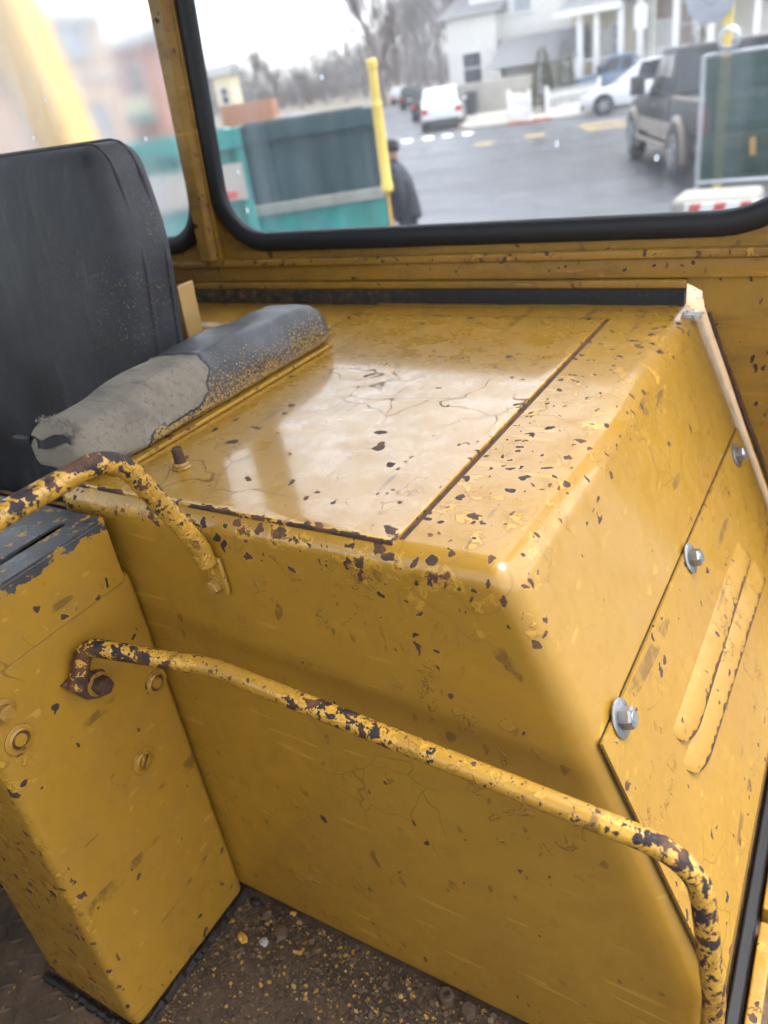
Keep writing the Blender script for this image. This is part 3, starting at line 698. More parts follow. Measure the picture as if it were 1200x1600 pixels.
# ------------------------------------------------------------------ armrest pad
def adef(p, q):
    x, y, z = p; u = (y-.515)/.515
    if z > -.35: z += .012*math.sin(math.pi*min(1,max(0,u))) - .014*max(0, .25-u)*4*.4
    z += .002*math.sin(y*40)*max(0, (z+.37)/.09)
    if x > -.802 and z > -.355: x -= (x+.802)*.30*min(1,(z+.355)/.05)
    if y < .56: x += -.006*(.56-y)/.045
    return (x, y, z)
from mathutils import noise as mn
arm = MB().rbox((-.862,.510,-.3655),(-.742,1.034,-.302), .0255, step=.006, deform=adef, seg=8)
def clothv(p):
    e = .735 - .9*max(0, -.335-p.z) *1.6 + .030*mn.noise(Vector((p.x*14,p.y*14,p.z*20))) + .016*mn.noise(p*48) - (.10 if p.x > -.75 and p.z < -.342 else 0)*1.0
    return min(1, max(0, .5 + (e-p.y)*40))
cv = [clothv(p) for p in arm.v]
for p, c_ in zip(arm.v, cv):
    n_ = Vector((p.x+.802, 0, p.z+.345)); n_ = n_.normalized() if n_.length > 1e-4 else Vector((0,0,1))
    lift = .0022*(1-c_) + (.0016 if .05 < c_ < .5 else 0) + .0016*mn.noise(p*30) + (.0035*mn.noise(p*17) if c_ > .5 else 0)
    if p.z > -.362: p += n_*lift
armo = tag(arm.build('armrest_pad', M['armrest'], base=(-.805,.508,-.3665), sharp=60), 'black vinyl armrest pad torn open to grey woven cloth, on the console lid', 'armrest')
ca = armo.data.attributes.new('cloth','FLOAT','POINT'); ca.data.foreach_set('value', cv)
MB().rbox((-.862,.535,ZT+.0022),(-.7430,1.022,-.3645), .0015, step=.03).build('base_board', M['paint'], armo, wear=lambda p: .5)
m = MB()
for i in range(420):
    x = random.uniform(-.846,-.768); y = .526 + random.gauss(0,.004) + .010*math.sin((x+.86)*40); z = -.3045 - max(0, x+.79)*.25
    d = Vector((random.gauss(0,.5), random.uniform(-1,.5), random.uniform(0,.9))).normalized()*random.uniform(.003,.010)
    q = Vector((x,y,z)); e = q+d; m_ = q + d*.5 + Vector((0,0,.002)); t_ = .0004
    m.add([q+Vector((t_,0,0)), q-Vector((t_,0,0)), m_-Vector((t_,0,0)), m_+Vector((t_,0,0)), e], [(0,1,2,3),(3,2,4)])
tag(m.build('frayed_threads', M['thread'], armo), kind='stuff')
m = MB(); q2 = []
for k in range(25):
    u = k/24; x = -.866+.096*u; y = .5115 + .004*math.sin(u*9) + random.uniform(-.001,.001); z = -.3185 - .006*math.sin(u*5) - .010*max(0,u-.7)
    w2 = .0035 + .0035*abs(math.sin(u*7)) ; q2 += [Vector((x,y-.0035,z-w2)), Vector((x,y-.001,z+w2))]
m.add(q2, [(2*i,2*i+1,2*i+3,2*i+2) for i in range(24)]); m.build('torn_vinyl_strip', M['rubber'], armo)
m = MB().rbox((-.8735,.5045,-.3265),(-.848,.5120,-.3160), .002, step=.01); m.build('torn_vinyl_tab', M['rubber'], armo)

# ------------------------------------------------------------------ operator seat
seat = thing('operator_seat', (-1.35,.75,ZF), 'black vinyl operator seat with dusty high backrest', 'seat')
def sdef(p, q):
    x, y, z = p
    y += (z+.55)*.16                              # reclined
    u = (x+1.33)/.42; v = (z+.28)/.28
    if q[1] < .79: y -= .018*(1-min(1,u*u))*(1-min(1,v*v)) ; y += .004*math.sin(x*16+z*5)*max(0,(-.2-z))
    if x > -1.2: x -= .050*min(1,max(0,(z+.20)/.18))**1.6*(x+1.2)/.255
    y += .005*math.sin(x*31+z*9)*max(0,min(1,(-.18-z)/.3)) + .003*math.sin(x*70-z*14)*max(0,min(1,(-.25-z)/.3))
    return (x, y, z)
SB = MB().rbox((-1.78,.765,-.62),(-.945,.875,-.022), .036, step=.028, deform=sdef, seg=5)
SBo = SB.build('backrest', M['vinyl'], seat, sharp=70)
for yy, nm in ((.798,'piping'), (.845,'piping')):
    path = [Vector((*sdef(Vector((x,yy,z)), (x,yy,z)),)) for x, z in [(-.945,-.58),(-.945,-.4),(-.945,-.2),(-.945,-.075),(-.950,-.045),(-.966,-.027),(-.99,-.022),(-1.3,-.022),(-1.72,-.022),(-1.765,-.035),(-1.78,-.08),(-1.78,-.58)]]
    MB().tube(densify(fillet(path, .02, 4), .03), .0040, 8).build(nm, M['vinyl'], SBo)
MB().rbox((-1.76,.30,-.76),(-.93,.80,-.62), .045, step=.05).build('seat_cushion', M['vinyl'], seat, sharp=70)
MB().rbox((-1.70,.34,-.86),(-.99,.86,-.765), .006, step=.1).build('seat_frame', M['darksteel'], seat)
MB().rbox((-1.55,.40,ZF),(-1.15,.80,-.862), .006, step=.1).build('pedestal', M['darksteel'], seat)
# tan angle bracket standing beside the backrest
bq = [at_y(241,457,.95), at_y(274,448,.95), at_y(297,578,.93), at_y(262,585,.93)]
m = MB().prism([(bq[0].x-.03,.955,bq[0].z),(bq[1].x,.955,bq[1].z),(bq[2].x,.935,bq[2].z-.16),(bq[3].x-.03,.935,bq[3].z-.16)], (0,.004,0))
m.prism([(bq[1].x-.0035,.9585,bq[1].z),(bq[1].x,.9585,bq[1].z),(bq[2].x,.9385,bq[2].z-.16),(bq[2].x-.0035,.9385,bq[2].z-.16)], (0,.035,0))
m.build('angle_bracket', M['tan'], seat, bevel=.002)
for a, b in (((-1.25,.70,-.60),(-1.25,.72,-.80)), ((-1.05,.76,-.60),(-1.03,.76,-.82)), ((-1.6,.74,-.66),(-.96,.74,-.66))):
    MB().beam(a, b, .035, .012, (0,1,0)).build('frame_strut', M['tan'], seat, bevel=.002)

# ------------------------------------------------------------------ control box
box = thing('control_box', (-.81,.36,ZF), 'yellow steel control box with slotted black topped hood', 'control box')
XP = -.715
def bwear(p):
    w_ = 0.0
    if p.y < .285: w_ = .50*math.exp(-((p.y-.262)/.012)**2)
    if p.z < -1.03: w_ = max(w_, .28*(-1.03-p.z)/.07)
    c = (p-at_x(10,1240,XP)).length; w_ = max(w_, .75*math.exp(-(c/.045)**2))
    return w_
MB().rbox((-.905,.258,ZF+.006),(XP,.4935,-.470), .013, step=.014, seg=4).build('body', M['paint_box'], box, wear=bwear, sharp=60)
m = MB()
for a_, b_ in (((-.908,.2515,ZF+.004),(XP+.003,.2515,ZF+.004)), ((XP+.003,.2530,ZF+.004),(XP+.003,.4925,ZF+.004))):
    a_ = Vector(a_); b_ = Vector(b_); P = [a_.lerp(b_, k/40) + Vector((random.uniform(-.0012,.0012),random.uniform(-.0012,.0012),random.uniform(-.001,.0015))) for k in range(41)]
    m.tube(P, [.0058+random.uniform(-.0016,.0016) for _ in P], 7)
m.build('base_seal', M['darksteel'], box)
M['paint_hood'] = paint('hood_enamel', dens=.05, rough=.36, black=-.405-ZF)
ZH = -.390; s0 = at_z(106,818,ZH); 
hx0, hx1, hy0, hy1 = -.955, XP+.0035, .10, .478
sx = s0.x
slot = [(sx-.012, .12), (sx, .12), (sx, s0.y-.006), (sx-.004, s0.y), (sx-.009, s0.y-.002), (sx-.012, s0.y-.010)]
tp = plate_holes([(hx0,hy0),(hx1,hy0),(hx1,hy1),(hx0,hy1)], [slot], .003)
for p in tp.v: p.y, p.z = p.z, ZH + p.y - .003
tp.box((hx1-.0028,hy0,-.4775),(hx1,hy1,ZH-.0031)); tp.box((hx0,hy1-.003,-.4775),(hx1-.0029,hy1,ZH-.0031)); tp.box((hx0,hy0,-.4775),(hx0+.003,hy1-.0031,ZH-.0031)); tp.box((hx0+.0031,hy0,-.4775),(hx1-.0029,hy0+.003,ZH-.0031))
tp.build('hood', M['paint_hood'], box, bevel=.0016, wear=lambda p: .18 if p.z < -.46 else .1)
MB().box((-.87,.262,-.4695),(-.74,.47,-.455)).build('inner_shelf', M['darksteel'], box)
def ringnut(px, py, slotted=False):
    q = at_x(px, py, XP)
    o = MB().lathe([(.0175,0),(.0178,.0018),(.0160,.0026),(.0135,.0026),(.0112,.0042),(.0110,.0012),(.0078,.0012),(.0072,.0040),(.0001,.0042)], (XP,q.y,q.z), (1,0,0), 24, cap=False).build('plug', M['paint_box'], box, wear=lambda p: .45, sharp=28)
    if slotted: MB().obox((XP+.0043,q.y,q.z), (.0005,0,0), (0,.0058,.0058), (0,-.0010,.0010)).build('screw_slot', M['rust'], o)
    else: MB().lathe([(.0111,.0016),(.0077,.0019)], (XP,q.y,q.z), (1,0,0), 24, cap=False).build('rust_ring', M['rust'], o)
ringnut(243,1066); ringnut(224,1188,True); ringnut(30,1155)
q = at_x(4,1112,XP); hexbolt(box, (XP,q.y,q.z), (1,0,0), .0095, .008, M['paint_bolt'], .002, .015, M['paint_bolt'])
q = at_x(165,910,hx1); o = MB().lathe([(.0072,0),(.0070,.0016),(.0001,.0022)], (hx1,q.y,q.z), (1,0,0), 18, cap=False).build('hood_screw', M['paint_box'], box)
MB().obox((hx1+.0021,q.y,q.z), (.0005,0,0), (0,.001,.006), (0,-.0012,.0003)).build('screw_slot', M['darksteel'], o)

# ------------------------------------------------------------------ grab rails
A = at_x(121,1078,XP+.010); A.z += .002
B = at_x(131,1009,XP+.018); C = at_y(335,1043,.438); D = at_y(1092,1345,.440); E_ = at_y(1116,1560,.443)
Ff = E_ + (E_-D)*.0; Ff = Vector((E_.x+.008, .445, ZF+.001))
path = densify(fillet([A, B, C, D, E_, Ff], [.022,.10,.060,.2], 10), .008)
r1 = thing('grab_rail', (Ff.x,Ff.y,ZF), 'long bent yellow tube rail bolted to control box, running down to floor', 'rail')
def rwear(p): 
    return min(1.2, .80 + .50*mn.noise(Vector((p.x*7,p.y*7,p.z*7))) + (.22 if p.z < D.z-.05 else 0) + (.25 if p.x < -.66 else 0))
def tube_wear(tb, path, r, n, fn):
    d = {}
    for i, c_ in enumerate(path):
        for k in range(n):
            v = tb.v[i*n+k]; d[tuple(v)] = fn(c_, (v.z-c_.z)/r)
    return lambda p: d[tuple(p)]
tb = MB().tube(path, .0104, 18)
tb.build('tube', M['paint_rail'], r1, wear=tube_wear(tb, path, .0104, 18, lambda c_, u: rwear(c_) + (.20 if u < -.35 else 0) - (.06 if u > .6 else 0)), sharp=80)  # underside shade put into the wear: more chips below, fewer on top
q = at_x(146,1066,XP)
m = MB(); pts = [(XP+.0008,) + (y_, z_) for y_, z_ in ((A.y-.013,A.z+.012),(A.y+.008,A.z+.014),(q.y+.016,q.z+.008),(q.y+.014,q.z-.012),(q.y-.002,q.z-.021),(q.y-.018,q.z-.010))]
m.prism(pts, (.006,0,0)); m.build('lug', M['rust'], r1, bevel=.002)
o = hexbolt(r1, (XP+.007,q.y,q.z), (1,0,0), .0118, .014, M['rust'], .003, .0150, M['paint_bolt'])
MB().lathe([(.022,0),(.022,.003),(.013,.006)], (Ff.x,Ff.y,ZF), (0,0,1), 20).build('floor_flange', M['rust'], r1)

e = at_y(345,907,YF)
xr2 = e.x-.004
a0 = Vector((xr2, -.45, -.262)); a1 = at_x(165,722,xr2); a1 = Vector((xr2, a1.y+.012, -.262)); a2 = Vector((e.x-.001, YF-.014, e.z+.052)); a3 = Vector((e.x, YF-.0115, e.z+.030))
r2 = thing('grab_rail', (xr2,.0,ZF), 'chipped yellow tube rail bolted to console front, arching over hood of control box', 'rail')
path = densify(fillet([a0, a1, a2, a3], [.060,.03], 12), .008)
tb = MB().tube(path, .0107, 18)
tb.build('tube', M['paint_rail'], r2, wear=tube_wear(tb, path, .0107, 18, lambda c_, u: (1.02 if c_.z > -.30 else .82) + (.20 if u > .2 else -.08)), sharp=80)
m = MB().prism([(e.x-.012,YF-.0065,e.z+.034),(e.x+.012,YF-.0065,e.z+.034),(e.x+.014,YF-.0065,e.z-.004),(e.x+.012,YF-.0065,e.z-.016),(e.x-.008,YF-.0065,e.z-.012),(e.x-.013,YF-.0065,e.z)], (0,.0055,0))
m.build('flattened_end', M['paint_rail'], r2, bevel=.002, wear=lambda p: .5)
hexbolt(r2, (e.x-.001,YF-.0066,e.z-.001), (0,-1,0), .0088, .009, M['paint_bolt'], .0015, .0105, M['paint_bolt'])
MB().cyl((xr2,-.45,-.262),(xr2,-.45,ZF),.0107,14).build('post', M['paint_rail'], r2, wear=lambda p: .8)

# ------------------------------------------------------------------ loose things on the floor
m = MB(); cols = []
def flake(x, y, s_, c, th=None):
    n = random.randint(4,6); b = len(m.v); a0_ = random.uniform(0,6.3); tz = Vector((random.uniform(-.5,.5), random.uniform(-.5,.5), 1)).normalized()
    u = tz.orthogonal().normalized(); v = tz.cross(u); cen = Vector((x,y,ZF+.0008+s_*.35)); h = th if th is not None else .0006
    ps = [cen + (u*math.cos(a0_+6.283*k/n)+v*math.sin(a0_+6.283*k/n))*s_*random.uniform(.55,1.1) for k in range(n)]
    m.add(ps + [p+tz*h for p in ps], [tuple(range(n)), tuple(range(2*n-1,n-1,-1))] + [(k,(k+1)%n,n+(k+1)%n,n+k) for k in range(n)])
    cols.extend([c]*(2*n))
PAL = [(.40,.21,.03),(.42,.28,.09),(.035,.023,.015),(.065,.036,.02),(.02,.015,.012),(.09,.05,.034),(.05,.042,.035),(.18,.13,.08)]
WTS = [11,5,26,22,24,12,10,5]
for i in range(7000):
    x = random.uniform(-.72,-.03); y = YF - .002 - abs(random.gauss(0,.11))
    if y < .0: continue
    c = random.choices(PAL, WTS)[0]; s_ = abs(random.gauss(.0010,.0015))+.0007
    if c[0] > .3: s_ *= 1.0
    flake(x, y, min(s_,.006), c, random.choice((.0004,.0006,.0010)))
for i in range(6500):
    x = random.uniform(-.713,-.03); y = YF - .001 - abs(random.gauss(0,.035))
    flake(x, y, random.uniform(.0004,.0013), random.choices(PAL, [4,3,26,22,24,12,10,5])[0], .0008)
for i in range(1500):
    flake(XP+.006+abs(random.gauss(0,.02)), random.uniform(.2,.49), random.uniform(.0005,.0018), random.choices(PAL, [6,3,26,22,24,12,10,5])[0], .0008)
for i in range(700): 
    flake(random.uniform(-1.2,-.72), random.uniform(.05,.25), abs(random.gauss(.001,.0008))+.0005, random.choices(PAL, WTS)[0])
o = m.build('floor_debris', M['debris'], base=(-.4,.3,ZF), smooth=False)
ca = o.data.attributes.new('Col', 'FLOAT_COLOR', 'POINT'); ca.data.foreach_set('color', [t for c in cols for t in (*c, 1)])
tag(o, 'rust crumbs and yellow paint flakes littering the cab floor', 'debris', kind='stuff')
def chunk(px, py, s_, mat, label, cat='paint flake', nm='paint_flake', hh=.5):
    q = at_z(px, py, ZF); mm = MB().ball((q.x,q.y,ZF+s_*hh), s_, 7, 5, (1,.8,hh))
    for p in mm.v: p.x += random.uniform(-.3,.3)*s_; p.y += random.uniform(-.3,.3)*s_; p.z = max(ZF+.0004, p.z+random.uniform(-.2,.2)*s_)
    tag(mm.build(nm, mat, smooth=False), label, cat)
M['flakeyel'] = plain('flake_yellow', (.46,.24,.03), .5); M['flakegrey'] = plain('grey_crust', (.30,.29,.28), .8, var=.4, scale=80); M['crust'] = plain('rust_crust', (.085,.055,.035), .9, var=.5, scale=70)
chunk(380,1468,.0095,M['flakeyel'],'yellow paint flake in floor corner beside grey crust lump','paint flake',hh=.45)
chunk(413,1474,.0075,M['flakegrey'],'pale grey crust lump in floor corner','crust lump','crust_lump')
chunk(418,1432,.012,M['crust'],'brown rust scale lump against console foot in floor corner','rust lump','rust_lump',.6)
chunk(400,1412,.008,M['darksteel'],'black dirt clod wedged where control box meets console','dirt clod','dirt_clod',.6)
chunk(458,1428,.005,M['flakeyel'],'small yellow paint flake beside the domed floor bolt','paint flake',hh=.4)
q = at_z(440,1460,ZF); tag(MB().lathe([(.0125,0),(.0125,.006),(.0105,.009),(.0065,.010),(.001,.0105)], (q.x,q.y,ZF), (0,0,1), 6, cap=True).build('floor_bolt', M['crust'], sharp=20), 'dirt caked domed bolt in floor corner by control box', 'bolt')
q = at_z(699,1562,ZF); o = thing('floor_bolt', (q.x,q.y,ZF), 'greasy black hollow capped bolt on floor at console foot', 'bolt')
MB().lathe([(.0110,0),(.0110,.014),(.0085,.0165),(.0050,.0165),(.0045,.009),(.0005,.009)], (q.x,q.y,ZF), (0,0,1), 16, cap=False).build('head', M['crust'], o)
q = at_z(733,1584,ZF); tag(MB().lathe([(.0115,0),(.0115,.010),(.0095,.014),(.001,.0155)], (q.x,q.y,ZF), (0,0,1), 6).build('floor_bolt', M['crust'], sharp=20), 'black hex bolt next to the hollow capped floor bolt', 'bolt')
# ================================================================== OUTDOORS
G = -ZC
def ground_sheet(name, pts, h, mat):
    m = MB().add([(x, y, G+h) for x, y in pts], [tuple(range(len(pts)))])
    return tag(m.build(name, mat, base=(0,0,G), smooth=False), kind='structure')
ground_sheet('ground', [(-700,-700),(700,-700),(700,700),(-700,700)], 0.0, M['earth'])
YK = 32.2                                   # far kerb of the cross street
road = ground_sheet('road', [(-90,-25),(60,-25),(60,YK),(-15.2,YK),(-16.6,34.5),(-52,118),(-61,118),(-27,40),(-29,YK),(-90,YK)], .006, M['asphalt'])
pv = MB(); 
pv.prism([(-15.0,YK+.16,G),(60,YK+.16,G),(60,37.5,G),(-17.2,37.5,G),(-16.3,34.4,G)], (0,0,.13))
pav = tag(pv.build('pavement', M['concrete_lt'], base=(10,35,G), bevel=.02), kind='structure')
pv = MB(); pv.prism([(-17.3,37.52,G),(60,37.52,G),(60,70,G),(-31,70,G)], (0,0,.16)); tag(pv.build('front_yard', M['concrete'], base=(10,50,G)), kind='structure')
ks = []
for i in range(24):
    x = -14.9 + i*1.8; mat = M['kerbred'] if i in (1,) else M['concrete']
    k = MB().box((x,YK,G),(x+1.78,YK+.155,G+.135)).build('kerb_stone', mat, pav, bevel=.015)
def mark(name, pts, mat):
    m = MB().add([(p.x, p.y, G+.011) for p in pts], [tuple(range(len(pts)))]); m.build(name, mat, road, smooth=False)
def markpx(name, quad, mat): mark(name, [ground(*q, .011) for q in quad], mat)
for q in ([(626,219),(643,217),(645,222),(628,224)], [(660,215),(676,212),(678,217),(662,219)], [(690,211),(706,209),(708,213),(692,215)], [(722,207),(738,206),(739,210),(724,212)]): markpx('crossing_bar', q, M['roadwhite'])
for q in ([(820,212),(850,208),(852,211),(822,215)], [(742,225),(770,221),(771,224),(744,228)], [(905,196),(975,186),(976,188),(906,199)], [(915,201),(980,193),(981,195),(917,204)]): markpx('centre_line', q, M['roadyel'])
lawn = MB()
c = ground(760,160,.13)
for i in range(900):
    x = c.x+random.uniform(-2.6,2.6); y = c.y+random.uniform(-.9,.9); h = random.uniform(.06,.14); a = random.uniform(0,6.3); u = Vector((math.cos(a),math.sin(a),0))*.03
    lawn.add([Vector((x,y,G+.165))-u, Vector((x,y,G+.165))+u, Vector((x+random.uniform(-.04,.04),y,G+.165+h))], [(0,1,2)])
tag(lawn.build('lawn', M['grass'], base=(c.x,c.y,G+.16), smooth=False), 'strip of green grass by grey retaining wall', 'grass', kind='stuff')

# ------------------------------------------------------------------ vehicles (local axes: +x forward, z up from the road)
def loft(m, secs):
    n = len(secs[0]); b = len(m.v); m.v += [Vector(p) for s_ in secs for p in s_]
    m.f += [(b+i*n+k, b+i*n+(k+1)%n, b+(i+1)*n+(k+1)%n, b+(i+1)*n+k) for i in range(len(secs)-1) for k in range(n)]
    m.f += [tuple(b+k for k in range(n-1,-1,-1)), tuple(b+(len(secs)-1)*n+k for k in range(n))]
def body_sec(x, hw, zb_, zt_, tum=.93):
    h = [(hw*.80,zb_), (hw*.97,zb_+.10), (hw,zb_+(zt_-zb_)*.45), (hw*.985,zb_+(zt_-zb_)*.80), (hw*tum,zt_-.02), (hw*tum-.06,zt_)]
    return [(x,-y,z) for y, z in h] + [(x,y,z) for y, z in reversed(h)]
def wheel(root, x, y, r, wd, side):
    prof = [(r*.62,-wd/2),(r*.93,-wd/2),(r,-wd*.36),(r,wd*.36),(r*.93,wd/2),(r*.62,wd/2)]
    t_ = MB().lathe(prof, (x,y,r), (0,1,0), 24).build('wheel', M['tyre'], root, local=True, sharp=40)
    m = MB().lathe([(r*.64,0),(r*.62,.02),(r*.52,-.02),(r*.18,.0),(r*.14,.02),(.001,.02)], (x,y+side*wd*.47,r), (0,side,0), 20, cap=False)
    m.build('rim', M['rim'], t_, local=True)
    for k in range(5):
        a = 6.283*k/5; d = Vector((math.cos(a),0,math.sin(a))); q = Vector((x,y+side*(wd*.47+.012),r))
        MB().beam(q+d*r*.12, q+d*r*.58, .06, .03, (0,1,0)).build('spoke', M['rim'], t_, local=True)
def car(name, label, cat, p, rz, L, W_, H, paintm, group=None, suv=True, wr=.34):
    root = thing(name, (p[0],p[1],G+.006), label, cat, group, rz); hw = W_/2; zb_ = .22
    hood = H*.58; bel = H*.60
    st = [(-L/2,hw*.86,zb_+.18,bel*.94),(-L/2+.10,hw*.95,zb_+.06,bel*1.0),(-L*.36,hw,zb_,bel*1.0),(-L*.1,hw,zb_,bel),(L*.12,hw,zb_,bel*.99),(L*.28,hw*.99,zb_,hood*.97),(L*.42,hw*.94,zb_+.02,hood*.86),(L/2-.06,hw*.84,zb_+.08,hood*.72),(L/2,hw*.72,zb_+.16,hood*.60)]
    m = MB(); loft(m, [body_sec(*s_) for s_ in st]); m.build('body', paintm, root, local=True, sharp=32)
    xr0 = -L/2+(.12 if suv else .55); gs = [(xr0,bel-.03,hw*.90),(xr0+(.32 if suv else .5),H-.06,hw*.74),(-L*.12,H,hw*.76),(L*.05,H-.03,hw*.75),(L*.24,bel-.05,hw*.88)]
    def gsec(x, zt_, w_): return [(x,-w_,zt_),(x,w_,zt_)]
    # greenhouse: closed loft, roof narrower than the belt
    R_ = [(xr0,bel-.02,.0),(xr0+(.30 if suv else .55),H-.05,1),(-L*.14,H,1),(L*.04,H-.04,1),(L*.25,bel-.03,0)]
    wb, wt = hw*.92, hw*.76
    top = [(x, wt if k else wb*.97, z) for x, z, k in R_]
    vs = []
    for x, w_, z in top: vs += [(x,-w_,z),(x,w_,z)]
    bot = [(xr0-.02,wb,bel-.06),(xr0+.2,wb,bel-.06),(-L*.14,wb,bel-.06),(L*.08,wb,bel-.06),(L*.27,wb*.97,bel-.06)]
    for x, w_, z in bot: vs += [(x,-w_,z),(x,w_,z)]
    fs = [(2*i,2*i+1,2*i+3,2*i+2) for i in range(4)] + [(2*i,2*i+2,10+2*i+2,10+2*i) for i in range(4)] + [(2*i+1,10+2*i+1,10+2*i+3,2*i+3) for i in range(4)] + [(0,10,11,1),(8,9,19,18)]
    MB().add(vs, fs).build('roof', paintm, root, local=True, sharp=25, bevel=.03)
    V_ = [Vector(v) for v in vs]
    def pane(a, b, c_, d, nm, s0=.12, s1=.10):
        q = [V_[a],V_[b],V_[c_],V_[d]]; cen = sum(q, Vector())/4; nrm = (q[1]-q[0]).cross(q[3]-q[0]).normalized()
        if nrm.dot(cen - Vector((0,0,H*.6))) < 0: nrm = -nrm
        q = [cen + (x-cen)*(1-s0) + nrm*.012 for x in q]
        MB().prism(q, nrm*.006).build(nm, M['car_glass'], root, local=True)
    pane(0,1,11,10,'rear_window'); pane(6,7,9,8,'windscreen')
    for a in (0,1): 
        for i in (0,1,2,3):
            if i == 3: continue
            pane(2*i+a,2*i+2+a,12+2*i+a,10+2*i+a,'side_window',.14)
    for s_ in (-1,1):
        for x in (-L*.30,L*.31):
            MB().lathe([(wr*1.16,0),(wr*1.14,.012),(wr*.5,.012)], (x,s_*(hw-.012),wr), (0,s_,0), 22).build('wheel_arch', M['trim'], root, local=True)
            wheel(root, x, s_*(hw-.10), wr, .22, s_)
        MB().rbox((-L/2-.012,s_*hw*.80-.16,bel*.66),(-L/2+.10,s_*hw*.80+.10,bel*.90), .02, step=.2).build('tail_light', M['tail'], root, local=True)
        MB().rbox((L/2-.22,s_*hw*.70-.16,hood*.62),(L/2-.02,s_*hw*.70+.14,hood*.74), .02, step=.2).build('headlight', M['head'], root, local=True)
        MB().rbox((L*.17,s_*hw*1.0+ (0 if s_>0 else -.16),bel),(L*.21,s_*hw*1.0+(.16 if s_>0 else 0),bel+.12), .02, step=.2).build('mirror', paintm, root, local=True)
    MB().rbox((-L/2-.03,-hw*.86,.24),(-L/2+.16,hw*.86,.46), .04, step=.3).build('rear_bumper', M['trim'], root, local=True)
    MB().rbox((L/2-.10,-hw*.70,.22),(L/2+.03,hw*.70,.42), .04, step=.3).build('front_bumper', M['trim'], root, local=True)
    MB().box((-L/2-.035,-.26,bel*.62),(-L/2-.02,.26,bel*.74)).build('number_plate', M['white'], root, local=True)
    return root

